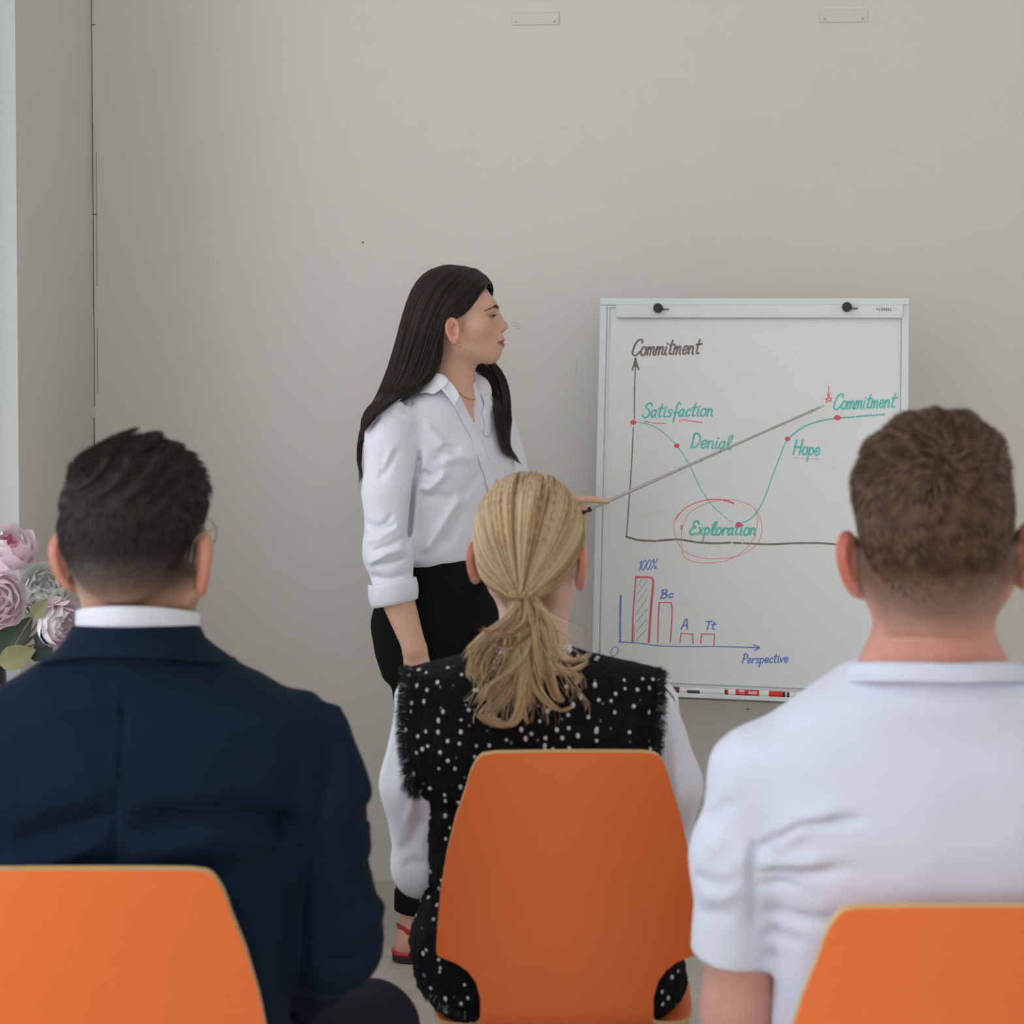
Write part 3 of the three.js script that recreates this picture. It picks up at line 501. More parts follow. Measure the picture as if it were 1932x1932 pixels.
// ───────────── people: shared anatomy ─────────────
M.skin = phy({ vertexColors: true, roughness: 0.52, sheen: 0.25, sheenColor: new THREE.Color(1, 0.7, 0.6), sheenRoughness: 0.6 });
M.hair = phy({ vertexColors: true, roughness: 0.32, specularIntensity: 0.7 });
M.hairSoft = phy({ vertexColors: true, roughness: 0.62, specularIntensity: 0.45 });
function earField(s, out = 0.42, k = 1, dz = 0, dw = 0) {
  const cx = s * 0.0755, cy = 0.001, cz = -0.004 + dz, ux = -s * Math.sin(out), uz = Math.cos(out), wx = s * Math.cos(out), wz = Math.sin(out), ct = Math.cos(0.2), st = Math.sin(0.2);
  return (x, y, z) => {
    const X = (x - cx) / k, Y = (y - cy) / k, Z = (z - cz) / k; let u0 = X * ux + Z * uz + 0.008, w = X * wx + Z * wz - 0.007 - dw, v0 = Y;
    const u = u0 * ct + v0 * st, v = -u0 * st + v0 * ct;
    const q = Math.hypot(u / (0.0165 + 0.003 * clamp(v / 0.03, -1, 1)), v / 0.031);
    let d = smax((q - 1) * 0.0165, Math.abs(w + 0.0025) - 0.0022, 0.003);
    d = smin(d, Math.hypot((q - 0.9) * 0.0165, w - 0.0035) - 0.0042, 0.003);
    if (u < 0.005) d = smin(d, Math.hypot((q - 0.5) * 0.0165, w - 0.002) - 0.003, 0.003);
    d = smax(d, -(Math.hypot((u - 0.003) / 1.0, (v + 0.003) / 1.5, (w - 0.006) / 1.15) - 0.0088), 0.002);
    d = smin(d, Math.hypot(u - 0.0115, (v + 0.006) / 1.4, (w - 0.003) / 1.3) - 0.0042, 0.003);
    d = smin(d, Math.hypot((u - 0.004) / 1.1, (v + 0.026) / 1.2, (w - 0.001) / 0.55) * 0.7 - 0.0052, 0.006);
    d = smin(d, Math.hypot(u - 0.01, v / 1.6, w + 0.01) - 0.0095, 0.008);
    return d * k;
  };
}
// a head with its face towards +z, the ears' line through the origin; about 0.21 m from chin to crown
function headField({ out = 0.42, ear = 1, jaw = 1, nose = 1, earZ = 0, earW = 0, only = 0 } = {}) {
  const cr = ell(0, 0.048, -0.001, 0.0735, 0.089, 0.098), face = ell(0, -0.002, 0.044, 0.057, 0.07, 0.064), occ = ell(0, 0.01, -0.046, 0.056, 0.05, 0.043);
  const jl = [-1, 1].map((s) => cap(V(s * 0.05 * jaw, -0.03, 0.02), V(s * 0.014, -0.052, 0.087), 0.019, 0.0135)), chin = ell(0, -0.05, 0.0935, 0.021, 0.0165, 0.018);
  const brow = cap(V(-0.03, 0.062, 0.083), V(0.03, 0.062, 0.083), 0.015), cheek = [-1, 1].map((s) => ell(s * 0.042, 0.01, 0.062, 0.026, 0.024, 0.03));
  const n1 = cap(V(0, 0.052, 0.096), V(0, 0.02, 0.117 * nose), 0.0065, 0.0092), tip = ell(0, 0.0155, 0.1205 * nose, 0.0105, 0.0085, 0.0105), al = [-1, 1].map((s) => ell(s * 0.0115, 0.0085, 0.1085, 0.0075, 0.0075, 0.0105)), col = cap(V(0, 0.012, 0.119), V(0, 0.003, 0.112), 0.005, 0.006);
  const mx = ell(0, -0.018, 0.083, 0.033, 0.03, 0.033);
  const ul = [-1, 1].map((s) => cap(V(s * 0.004, -0.0155, 0.117), V(s * 0.023, -0.0225, 0.102), 0.0062, 0.003)), ll = [-1, 1].map((s) => cap(V(0, -0.029, 0.1145), V(s * 0.021, -0.0245, 0.102), 0.0074, 0.003)), seam = [-1, 1].map((s) => cap(V(0, -0.0218, 0.1225), V(s * 0.019, -0.0232, 0.111), 0.0016, 0.0008));
  const sock = [-1, 1].map((s) => ell(s * 0.032, 0.037, 0.108, 0.0165, 0.0105, 0.014)), eye = [-1, 1].map((s) => ell(s * 0.0315, 0.0365, 0.0845, 0.0125, 0.0125, 0.0125)), lidU = [-1, 1].map((s) => ell(s * 0.0315, 0.0395, 0.0838, 0.0142, 0.0125, 0.0138)), nost = [-1, 1].map((s) => ell(s * 0.006, 0.0035, 0.1145, 0.0032, 0.0028, 0.004));
  const ears = [-1, 1].filter((s) => !only || s === only).map((s) => earField(s, out, ear, earZ, earW));
  return (x, y, z) => {
    let d = cr(x, y, z);
    if (d > 0.12) return d;
    d = smin(d, occ(x, y, z), 0.03); d = smin(d, face(x, y, z), 0.035);
    d = smin(d, jl[0](x, y, z), 0.03); d = smin(d, jl[1](x, y, z), 0.03); d = smin(d, chin(x, y, z), 0.022); d = smin(d, mx(x, y, z), 0.022);
    if (z > 0.03) {
      d = smin(d, cheek[0](x, y, z), 0.025); d = smin(d, cheek[1](x, y, z), 0.025); d = smin(d, brow(x, y, z), 0.02);
      d = smax(d, -sock[0](x, y, z), 0.014); d = smax(d, -sock[1](x, y, z), 0.014);
      d = smin(d, n1(x, y, z), 0.012); d = smin(d, tip(x, y, z), 0.007); d = smin(d, al[0](x, y, z), 0.005); d = smin(d, al[1](x, y, z), 0.005); d = smin(d, col(x, y, z), 0.007);
      for (let k = 0; k < 2; k++) { d = smin(d, ul[k](x, y, z), 0.006); d = smin(d, ll[k](x, y, z), 0.006); d = smax(d, -seam[k](x, y, z), 0.003); d = smax(d, -nost[k](x, y, z), 0.003); }
      for (let k = 0; k < 2; k++) { d = Math.min(d, eye[k](x, y, z)); const lu = smax(lidU[k](x, y, z), 0.0362 - y, 0.002), ld = smax(lidU[k](x, y + 0.004, z), y - 0.0322, 0.002); d = smin(d, Math.min(lu, ld), 0.003); }
    }
    for (const e of ears) d = smin(d, e(x, y, z), 0.006);
    return d;
  };
}
class Pose {                                             // a frame: origin, yaw (0 = facing the camera, +z), pitch, roll, scale
  constructor(o, yaw, pitch = 0, roll = 0, s = 1) { this.m = new THREE.Matrix4().compose(o, new THREE.Quaternion().setFromEuler(new THREE.Euler(pitch, yaw, roll, 'YXZ')), V(s, s, s)); this.i = this.m.clone().invert(); this.e = this.i.elements; this.s = s; }
  field(f) { const e = this.e, s = this.s; return (x, y, z) => s * f(e[0] * x + e[4] * y + e[8] * z + e[12], e[1] * x + e[5] * y + e[9] * z + e[13], e[2] * x + e[6] * y + e[10] * z + e[14]); }
  local(x, y, z) { const e = this.e; return [e[0] * x + e[4] * y + e[8] * z + e[12], e[1] * x + e[5] * y + e[9] * z + e[13], e[2] * x + e[6] * y + e[10] * z + e[14]]; }
  out(v) { return v.clone().applyMatrix4(this.m); }
}
// five-fingered hand: wrist at the origin, fingers along +y, thumb on +x, back of the hand towards +z
function handField(curl, thumb, s = 1, spread = 0.07) {
  const bones = [], palm = [], L = [[0.044, 0.026, 0.021], [0.048, 0.03, 0.022], [0.044, 0.028, 0.021], [0.034, 0.021, 0.018]], X = [0.029, 0.0095, -0.0105, -0.029], Y = [0.09, 0.094, 0.089, 0.08], R = [0.0088, 0.009, 0.0085, 0.0076];
  for (let i = 0; i < 4; i++) {
    palm.push(cap(V(X[i] * 0.55, 0.004, 0), V(X[i], Y[i], 0), 0.0135, 0.0108));
    let p = V(X[i], Y[i], 0), a = 0; const fs = [], side = spread * (1.5 - i) * 0.6;
    for (let k = 0; k < 3; k++) { a += curl[i][k]; const q = p.clone().add(V(Math.sin(side) * Math.cos(a), Math.cos(a) * Math.cos(side), -Math.sin(a)).multiplyScalar(L[i][k])); fs.push(cap(p, q, R[i] * (1 - 0.09 * k), R[i] * (0.93 - 0.1 * k))); p = q; }
    bones.push(fs);
  }
  const T = thumb.map((t) => V(...t)), th = [cap(V(0.012, 0.02, -0.004), T[0], 0.0155, 0.0125), cap(T[0], T[1], 0.0118, 0.0098), cap(T[1], T[2], 0.0102, 0.0082)];
  return (x0, y0, z0) => {
    const x = x0 / s, y = y0 / s, z = z0 / s;
    let d = palm[0](x, y, z); for (let i = 1; i < 4; i++) d = smin(d, palm[i](x, y, z), 0.016);
    d = smin(d, th[0](x, y, z), 0.016); d = smin(d, smin(th[1](x, y, z), th[2](x, y, z), 0.003), 0.005);
    let g = 1; for (const fs of bones) { let e = fs[0](x, y, z); e = smin(e, fs[1](x, y, z), 0.003); e = smin(e, fs[2](x, y, z), 0.003); g = Math.min(g, e); }
    return smin(d, g, 0.006) * s;
  };
}
const relaxed = [[0.25, 0.35, 0.2], [0.3, 0.4, 0.25], [0.35, 0.45, 0.25], [0.4, 0.45, 0.25]], relaxedThumb = [[0.04, 0.045, -0.014], [0.05, 0.075, -0.022], [0.048, 0.1, -0.028]];
class HandFrame {
  constructor(wrist, fingers, back, thumbLeft) { const y = fingers.clone().normalize(), z = back.clone().addScaledVector(y, -back.dot(y)).normalize(), x = new THREE.Vector3().crossVectors(y, z); if (thumbLeft) x.negate(); const o = wrist; this.f = (h) => (px, py, pz) => { const a = px - o.x, b = py - o.y, c = pz - o.z; return h(a * x.x + b * x.y + c * x.z, a * y.x + b * y.y + c * y.z, a * z.x + b * z.y + c * z.z); }; this.o = o; this.y = y; this.x = x; this.z = z; }
  at(a, b, c) { return this.o.clone().addScaledVector(this.x, a).addScaledVector(this.y, b).addScaledVector(this.z, c); }
}
const near = (c, r) => [V(c.x - r, c.y - r, c.z - r), V(c.x + r, c.y + r, c.z + r)];
const below = (f, y) => (a, b, c) => Math.max(f(a, b, c), b - y), above = (f, y) => (a, b, c) => Math.max(f(a, b, c), y - b);
const allOf = (...fs) => (x, y, z) => { let d = 1e9; for (const f of fs) { const e = f(x, y, z); if (e < d) d = e; } return d; };
const inflate = (f, t) => (x, y, z) => f(x, y, z) - t;
// first place where the line of sight through a measured point meets a surface
function hit(f, x, y, d0, d1, off = 0) {
  let a = d0; const st = 0.004; let p = P(x, y, a); while (a < d1 && f(p.x, p.y, p.z) > off) { a += st; p = P(x, y, a); } if (a >= d1) return null;
  let lo = a - st, hi = a; for (let k = 0; k < 8; k++) { const m = (lo + hi) / 2; p = P(x, y, m); f(p.x, p.y, p.z) > off ? lo = m : hi = m; } return p;
}
const grad = (f, p, e = 0.003) => V(f(p.x + e, p.y, p.z) - f(p.x - e, p.y, p.z), f(p.x, p.y + e, p.z) - f(p.x, p.y - e, p.z), f(p.x, p.y, p.z + e) - f(p.x, p.y, p.z - e)).normalize();
function skinTint(base, pose, { hairline, hairCol, stubble = 0, ear = 1, lips = [176, 92, 88], blush = 0.5, neckRed = 0, makeup = 0 } = {}) {
  const b = lin(...base), red = lin(214, 104, 78), lp = lin(...lips), hc = hairCol ? lin(...hairCol) : b, white = lin(196, 186, 178), iris = lin(58, 40, 30), mk = lin(96, 66, 58);
  return (x, y, z) => {
    const [u, v, w] = pose.local(x, y, z); let c = b.slice(); const m = 1 + 0.05 * nz(x * 60, y * 60, z * 60) + 0.05 * nz(x * 220, y * 220, z * 220);
    const mix = (q, t) => { for (let k = 0; k < 3; k++) c[k] = lerp(c[k], q[k], t); };
    const e = sst(0.076, 0.09, Math.abs(u)) * (Math.abs(v) < 0.045 ? 1 : 0); mix(red, Math.min(0.85, 0.62 * ear) * e);  // red ears: skin flush plus light glowing through, put into the colour
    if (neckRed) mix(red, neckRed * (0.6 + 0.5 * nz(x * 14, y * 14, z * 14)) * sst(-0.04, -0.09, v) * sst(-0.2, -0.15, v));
    if (w > 0.04) {
      mix(red, 0.22 * blush * (1 - sst(0.012, 0.036, Math.hypot(Math.abs(u) - 0.042, v - 0.006, (w - 0.075) * 0.6)))); mix(red, 0.2 * blush * (1 - sst(0.004, 0.016, Math.hypot(u, v - 0.015, w - 0.128))));
      const li = Math.abs(u) < 0.026 && w > 0.093 ? (1 - sst(0.0095, 0.0115, Math.abs(v + 0.0232) * (v > -0.0232 ? 1.12 : 0.95) + Math.abs(u) * 0.3)) : 0; mix(lp, li);
      const ex = Math.abs(u) - 0.0315, er = Math.hypot(ex, v - 0.0365, w - 0.0845);
      if (er < 0.01285 && w > 0.088) { const g = Math.hypot(ex - 0.002 * Math.sign(u), v - 0.0352); g < 0.0066 ? (c = iris.slice()) : (c = white.slice()); if (g < 0.0025) c = [0.01, 0.01, 0.01]; }
    }
    if (makeup && w > 0.05) mix(mk, makeup * (1 - sst(0.4, 1, Math.hypot((Math.abs(u) - 0.034) / 0.022, (v - 0.0395) / 0.0085))));
    if (hairline) { const t = hairline(u, v, w); if (t > 0 && Math.abs(u) < 0.082) { const g = 0.5 + 0.5 * nz(x * 900, y * 900, z * 900); mix(hc, 1 - Math.pow(1 - clamp(t * (0.85 + 0.4 * (g - 0.4)), 0, 0.99), 2)); } }
    return [c[0] * m, c[1] * m, c[2] * m];
  };
}
// strands grown from a hair mass: points on the mass surface by looking outwards from the middle of the skull
function massPoint(f, c, dir, off = 0) { let lo = 0.19, hi = 0.2; while (lo > 0.02 && f(c.x + dir.x * lo, c.y + dir.y * lo, c.z + dir.z * lo) > 0) { hi = lo; lo -= 0.006; } for (let k = 0; k < 10; k++) { const m = (lo + hi) / 2; f(c.x + dir.x * m, c.y + dir.y * m, c.z + dir.z * m) < 0 ? lo = m : hi = m; } return c.clone().addScaledVector(dir, lo + off); }
const cloth = (o, bump, bs, rep = 60) => phy({ ...o, bumpMap: scaled(weaveBump, rep), bumpScale: bs, sheen: 0.3, sheenRoughness: 0.6, sheenColor: new THREE.Color(1, 1, 1) });
M.shirtWhite = phy({ color: C(236, 235, 243), roughness: 0.85, bumpMap: scaled(weaveBump, 14), bumpScale: 0.0003, side: THREE.DoubleSide });
M.tee = phy({ color: C(220, 223, 236), roughness: 0.9, bumpMap: scaled(weaveBump, 10), bumpScale: 0.00035 });
M.blazer = phy({ specularIntensity: 0.2, color: C(22, 36, 52), roughness: 0.88, bumpMap: scaled(weaveBump, 12), bumpScale: 0.0005, sheen: 0.1, sheenColor: new THREE.Color(0.35, 0.5, 0.7), sheenRoughness: 0.5, side: THREE.DoubleSide });
M.darkCloth = phy({ specularIntensity: 0.3, color: C(19, 18, 20), roughness: 0.9, bumpMap: scaled(weaveBump, 12), bumpScale: 0.0004, side: THREE.DoubleSide });
M.navyTrouser = phy({ specularIntensity: 0.25, color: C(36, 40, 52), roughness: 0.85, bumpMap: scaled(weaveBump, 12), bumpScale: 0.0004 });
M.vest = phy({ specularIntensity: 0.3, color: C(25, 25, 28), roughness: 0.97, bumpMap: scaled(weaveBump, 9), bumpScale: 0.0012 });
M.fibre = phy({ vertexColors: true, roughness: 0.9 });
M.leather = std({ color: C(36, 30, 28), roughness: 0.45 });
M.red = phy({ color: C(196, 22, 48), roughness: 0.3, clearcoat: 0.6, clearcoatRoughness: 0.2, side: THREE.DoubleSide });
M.gold = std({ color: C(214, 176, 110), roughness: 0.25, metalness: 1 });
M.silver = std({ color: C(190, 186, 180), roughness: 0.25, metalness: 1 });
// trousers, shoes and lap hands of someone sitting; everything measured from the pelvis
function seatedLegs(g, pel, kneeL, kneeR, ankL, ankR, matT, matS, rT = 0.084, rK = 0.066, wide = 0.165, shoeL = 0.27) {
  const hipL = V(pel.x - 0.092, pel.y - 0.015, pel.z), hipR = V(pel.x + 0.092, pel.y - 0.015, pel.z);
  const pelvis = ell(pel.x, pel.y + 0.03, pel.z + 0.0, wide, 0.115, 0.115), legs = [[hipL, kneeL, ankL], [hipR, kneeR, ankR]].map(([h, k, a]) => blend(0.03, cap(h, k, rT, rK), cap(k, V(a.x, a.y + 0.03, a.z), rK, 0.046)));
  const f = blend(0.04, pelvis, legs[0], legs[1]), lo = V(Math.min(kneeL.x, pel.x - wide) - 0.1, 0.03, Math.min(kneeL.z, kneeR.z) - 0.12), hi = V(Math.max(kneeR.x, pel.x + wide) + 0.1, pel.y + 0.2, pel.z + 0.16);
  wpart(g, 'trousers', mesh((x, y, z) => f(x, y, z) + 0.0025 * nz(x * 18, y * 18, z * 18), lo, hi, 0.011, { uv: (x, y, z) => [x, y + z] }), matT);
  for (const a of [ankL, ankR]) {
    const sh = blend(0.03, cap(V(a.x, 0.05, a.z + 0.02), V(a.x, 0.034, a.z - shoeL * 0.7), 0.042, 0.032), cap(V(a.x, 0.09, a.z), V(a.x, 0.05, a.z), 0.038, 0.045)), so = smaxBox(a.x, a.z, shoeL);
    const m = wpart(g, 'shoe', mesh((x, y, z) => Math.max(sh(x, y, z), 0.016 - y), V(a.x - 0.08, 0, a.z - 0.3), V(a.x + 0.08, 0.15, a.z + 0.1), 0.006), matS);
    const sole = mesh(so, V(a.x - 0.07, -0.004, a.z - 0.3), V(a.x + 0.07, 0.03, a.z + 0.1), 0.006); wpart(m, 'sole', sole, M.black);
  }
  return { hipL, hipR };
}
function smaxBox(x0, z0, l) { const c = cap(V(x0, 0.012, z0 + 0.02), V(x0, 0.012, z0 - l * 0.7), 0.045, 0.038); return (x, y, z) => smax(Math.hypot(Math.max(0, Math.abs(c(x, 0.012, z) + 0) < 1e9 ? c(x, 0.012, z) : 0), 0) + Math.min(0, c(x, 0.012, z)), Math.abs(y - 0.009) - 0.009, 0.003); }
function eyebrows(g, head, col, n = 60) {
  const f = headField({ ear: 0.01 });
  for (const s of [-1, 1]) { const B = new Strands(); for (let i = 0; i < n; i++) { const a = rnd(), o = rr(-1, 1) * lerp(0.0042, 0.001, a), p = V(s * lerp(0.011, 0.053, a), 0.0575 + 0.0075 * Math.sin(Math.min(a * 2.4, 2.4)) - 0.0125 * a * a + o, 0.12); while (p.z > 0.05 && f(p.x, p.y, p.z) > 0.0008) p.z -= 0.0008; B.add([p, p.clone().add(V(s * 0.003, 0.0018 - a * 0.002, 0.001)), p.clone().add(V(s * 0.0068, 0.0016 - a * 0.004, -0.0006))].map((q) => head.out(q)), 0.00042, 0.0002, col[i % col.length]); } wpart(g, 'eyebrow', B.geo(), M.hairSoft).userData.kind = 'stuff'; }
}
function person(label, base) { return thing('person', label, 'person', base, 0); }

// ───────────── man in the dark blazer (left, seated) ─────────────
{
  const D = 2.05, Q = (x, y, d = D) => P(x, y, d), R = (px) => px / (FOC / D);
  const g = person('seated man with short dark faded hair, glasses and a dark navy blazer, seen from behind', V(-0.44, 0, -2.15));
  const head = new Pose(Q(256, 1062), Math.PI - rad(13), rad(3), 0, 0.985), hf = head.field(headField({ out: 0.6, ear: 1.04, jaw: 1.12 }));
  const neck = cap(Q(262, 1085, D + 0.034), Q(258, 1230, D + 0.055), 0.064, 0.066), skinTop = blend(0.018, hf, neck), yc = Q(0, 1200).y;
  // arms, blazer
  const cx = 250, T = (y, rx, f, b, n = 2.3, c = cx, dz = 0.045) => { const p = Q(c, y, D + dz); return [p.y, p.x, p.z, R(rx), f, b, n]; };
  const torso = loft([T(1176, 104, 0.062, 0.068, 2, 260, 0.02), T(1196, 116, 0.07, 0.075, 2, 260, 0.025), T(1222, 150, 0.075, 0.082, 2.1, 258, 0.03), T(1250, 192, 0.08, 0.09, 2.2, 256, 0.035), T(1295, 266, 0.088, 0.1, 2.3, 255, 0.04), T(1325, 330, 0.095, 0.106, 2.4, 253), T(1350, 368, 0.1, 0.11, 2.5), T(1400, 372, 0.11, 0.116, 2.5), T(1480, 352, 0.118, 0.12, 2.5, 246), T(1600, 338, 0.122, 0.118, 2.5, 240), T(1750, 328, 0.122, 0.112, 2.5, 236), T(1930, 318, 0.125, 0.112, 2.5, 236), T(2110, 325, 0.13, 0.118, 2.4, 238), T(2220, 320, 0.13, 0.115, 2.4, 238)]);
  const armR = [Q(575, 1402, D + 0.05), Q(602, 1500, D + 0.05), Q(628, 1775, D + 0.07), Q(520, 1930, D + 0.27)], armL = armR.map((p) => V(2 * Q(cx - 6, 1400).x - p.x, p.y, p.z));
  const arm = (A) => blend(0.03, cap(A[0], A[1], 0.058, 0.057), cap(A[1], A[2], 0.057, 0.057), cap(A[2], A[3], 0.055, 0.042));
  const aR = arm(armR), aL = arm(armL);
  const pt = (l) => l.map(([x, y]) => Q(x, y, D - 0.06));
  let blazer = (x, y, z) => { const t = torso(x, y, z); return smin(smin(t, aR(x, y, z), 0.016), aL(x, y, z), 0.016); };
  blazer = folds(blazer, [
    [pt([[236, 1235], [231, 1400], [222, 1560], [219, 1700], [216, 1900]]), 0.0035, 0.0022], [pt([[228, 1235], [223, 1400], [214, 1560], [211, 1700]]), 0.006, -0.001],
    [pt([[20, 1590], [100, 1570], [180, 1548], [226, 1520]]), 0.018, 0.008], [pt([[0, 1640], [90, 1622], [170, 1588], [222, 1560]]), 0.016, -0.009], [pt([[240, 1560], [330, 1545], [440, 1540], [520, 1570], [580, 1610]]), 0.016, 0.009], [pt([[235, 1610], [330, 1600], [430, 1580]]), 0.02, -0.006],
    [pt([[40, 1500], [130, 1490], [215, 1470]]), 0.03, -0.004], [pt([[250, 1430], [380, 1440], [500, 1470]]), 0.03, 0.003], [pt([[300, 1660], [420, 1650], [540, 1640]]), 0.02, 0.005],
    [pt([[582, 1340], [604, 1420], [606, 1500], [588, 1580], [566, 1640], [556, 1760], [552, 1930]]), 0.009, 0.006], [pt([[625, 1345], [640, 1372]]), 0.01, -0.004],
    [pt([[660, 1560], [690, 1600]]), 0.012, 0.006], [pt([[640, 1700], [690, 1690], [730, 1700]]), 0.012, 0.006], [pt([[620, 1800], [680, 1790], [725, 1770]]), 0.012, -0.005], [pt([[600, 1850], [660, 1850], [715, 1830]]), 0.01, 0.005],
    [pt([[60, 1300], [150, 1290], [225, 1295]]), 0.02, 0.003], [pt([[60, 1340], [150, 1330], [225, 1335]]), 0.02, -0.003], [pt([[430, 1300], [520, 1330], [590, 1350]]), 0.02, -0.003],
  ].map(([p, w, a]) => [p, w, a * 1.5]), -D - 0.08);
  const bl = (x, y, z) => blazer(x, y, z) + 0.0016 * nz(x * 22, y * 22, z * 22);
  const nhC = cap(Q(262, 1120, D + 0.025), Q(258, 1400, D + 0.025), 0.064, 0.064), nhY = Q(0, 1174).y, neckHole = (x, y, z) => smax(nhC(x, y, z), nhY - y, 0.004);
  const bz = wpart(g, 'blazer', mesh((x, y, z) => smax(bl(x, y, z), -neckHole(x, y, z), 0.004), V(-0.86, 0.42, -2.55), V(-0.06, 1.16, -1.9), 0.0068, { uv: cyl(-0.44, -2.1) }), M.blazer);
  // collar of the blazer, folded over, and the white shirt collar above it
  const ring = (x0, yTop, rX, rF, rB, drop, a0 = -1.9, a1 = 1.9, dz = 0.03, n = 13) => [...Array(n)].map((_, i) => { const a = lerp(a0, a1, i / (n - 1)), c = Q(x0, yTop, D + dz); return V(c.x + R(rX) * Math.sin(a), c.y - drop * (1 - Math.cos(a)), c.z + (Math.cos(a) > 0 ? rB : rF) * Math.cos(a)); });
  wpart(g, 'shirt_collar', strip(ring(262, 1124, 113, 0.066, 0.086, 0.022), ring(260, 1180, 119, 0.072, 0.083, 0.022), 0.005, 40, 4, 0.002), M.shirtWhite, 'white shirt collar');
  const ca = ring(259, 1162, 116, 0.072, 0.0885, 0.012, -1.75, 1.75), cb = ring(257, 1213, 180, 0.085, 0.0985, 0.03, -1.75, 1.75);
  wpart(bz, 'blazer_collar', strip(ca, cb, 0.004, 44, 6, 0.004), M.blazer);
  const lap = (s) => { const n = Q(262, 1230, D + 0.11), a = V(n.x + s * 0.07, n.y + 0.01, n.z + 0.0), b = V(n.x + s * 0.02, n.y - 0.2, n.z - 0.06); return strip([a, a.clone().lerp(b, 0.5).add(V(0, 0, -0.02)), b], [a.clone().add(V(s * 0.05, -0.02, -0.005)), a.clone().lerp(b, 0.45).add(V(s * 0.06, 0, -0.012)), b.clone().add(V(s * 0.012, 0, 0))], 0.005, 16, 3); };
  wpart(bz, 'lapel', lap(-1), M.blazer); wpart(bz, 'lapel', lap(1), M.blazer);
  // body
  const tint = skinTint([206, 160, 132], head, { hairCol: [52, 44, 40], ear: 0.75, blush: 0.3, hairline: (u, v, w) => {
    const side = sst(0.05, 0.075, Math.abs(u)) * sst(-0.02, 0.03, w), lowY = lerp(-0.052, -0.02, side), highY = lerp(0.012, 0.045, side);
    return w < 0.062 && v > lowY ? 0.97 * sst(lowY, highY, v) ** 0.6 * (1 - sst(0.035, 0.06, w) * (v < 0.06 ? 1 : 0)) : 0; } });
  const handR = new HandFrame(armR[3].clone().add(V(-0.03, -0.012, -0.03)), V(-0.5, -0.25, -0.8), V(0, 1, -0.2), false), handL = new HandFrame(armL[3].clone().add(V(0.03, -0.012, -0.03)), V(0.5, -0.25, -0.8), V(0, 1, -0.2), true);
  const hR = handR.f(handField(relaxed, relaxedThumb, 1.03)), hL = handL.f(handField(relaxed, relaxedThumb, 1.03));
  const inner = inflate((x, y, z) => Math.min(torso(x, y, z), smin(aR(x, y, z), aL(x, y, z), 0.02)), -0.016);
  wpart(g, 'body', join([
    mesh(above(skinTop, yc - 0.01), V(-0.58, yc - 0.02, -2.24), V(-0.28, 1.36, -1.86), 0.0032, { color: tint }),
    mesh(below((x, y, z) => Math.min(inner(x, y, z), neck(x, y, z) + 0.003), yc), V(-0.86, 0.42, -2.5), V(-0.06, yc + 0.02, -1.9), 0.014, { color: tint }),
    ...[[hR, handR], [hL, handL]].map(([f, h]) => mesh(f, ...near(h.at(0, 0.08, 0), 0.125), 0.004, { color: tint })),
  ]), M.skin);
  // hair: a mass that thins out into the fade, and short strands combed back over the top
  const hl = headField({ out: 0.5, jaw: 1.12, ear: 0.01 }), cr = ell(0, 0.048, -0.001, 0.0735, 0.089, 0.098), occ = ell(0, 0.01, -0.046, 0.056, 0.05, 0.043), skull = blend(0.03, cr, occ);
  const th = (u, v, w) => { const side = sst(0.045, 0.07, Math.abs(u)) * sst(-0.04, 0.02, w), y0 = lerp(-0.004, 0.03, side) - 0.012 * sst(0.03, 0.06, u); return -0.006 + 0.0062 * sst(y0 - 0.016, y0 + 0.012, v) + 0.0095 * sst(y0 + 0.002, y0 + 0.07, v) + 0.006 * sst(0.07, 0.125, v) + 0.01 * sst(0.03, 0.1, w) * sst(0.06, 0.11, v) - 0.05 * sst(0.078, 0.1, w) * sst(0.11, 0.08, v); };
  const massL = (u, v, w) => skull(u, v, w) - th(u, v, w) + 0.0032 * Math.sin((v * 1.0 + u * 0.55 - w * 0.5) * 260 + 5 * nz(u * 14, v * 14, w * 14)) * sst(0.05, 0.1, v) + 0.0035 * nz(u * 55, v * 75, w * 55) * sst(0.02, 0.07, v);
  const hm = head.field(massL), hc = [lin(50, 42, 39), lin(32, 26, 25), lin(76, 66, 62)];
  const geo = mesh(hm, V(-0.57, 1.1, -2.24), V(-0.29, 1.37, -1.86), 0.0034, { color: (x, y, z) => { const k = 0.5 + 0.5 * nz(x * 120, y * 180, z * 120); const [u, v2, w] = head.local(x, y, z), b = 1 - sst(-0.0006, 0.002, th(u, v2, w)), sk = lin(104, 84, 72); return hc[1].map((v, i) => lerp(lerp(v, hc[0][i], k), sk[i], b * 0.5)); } });
  const S = new Strands(), c0 = V(0, 0.04, -0.005);
  for (let i = 0; i < 9000; i++) {
    const dir = V(gauss(), rr(-0.45, 1.3), gauss()).normalize(); if (dir.z > 0.75 && dir.y < 0.5) continue;
    const p = massPoint(skull, c0, dir), t = th(p.x, p.y, p.z); if (t < -0.0045 || rnd() > sst(-0.006, 0.002, t)) continue;
    const q = massPoint(massL, c0, dir, -0.001), n = grad(skull, p), top = sst(0.05, 0.1, p.y);
    const flow = V(lerp(0.15, -0.35, top), lerp(-1, 0.15, top), lerp(-0.1, 0.9, top) + 0.3 * nz(p.x * 20, p.y * 20, p.z * 20)); flow.addScaledVector(n, -flow.dot(n)).normalize();
    const len = clamp(0.003 + t * 0.9, 0.003, 0.026) * rr(0.7, 1.25), pts = [0, 0.4, 0.75, 1].map((s) => head.out((t < 0.002 ? p : q).clone().addScaledVector(flow, len * s).addScaledVector(n, (0.0006 + 0.006 * top * s * rr(0.2, 1.2)) + (t < 0.002 ? 0.001 * s : 0))));
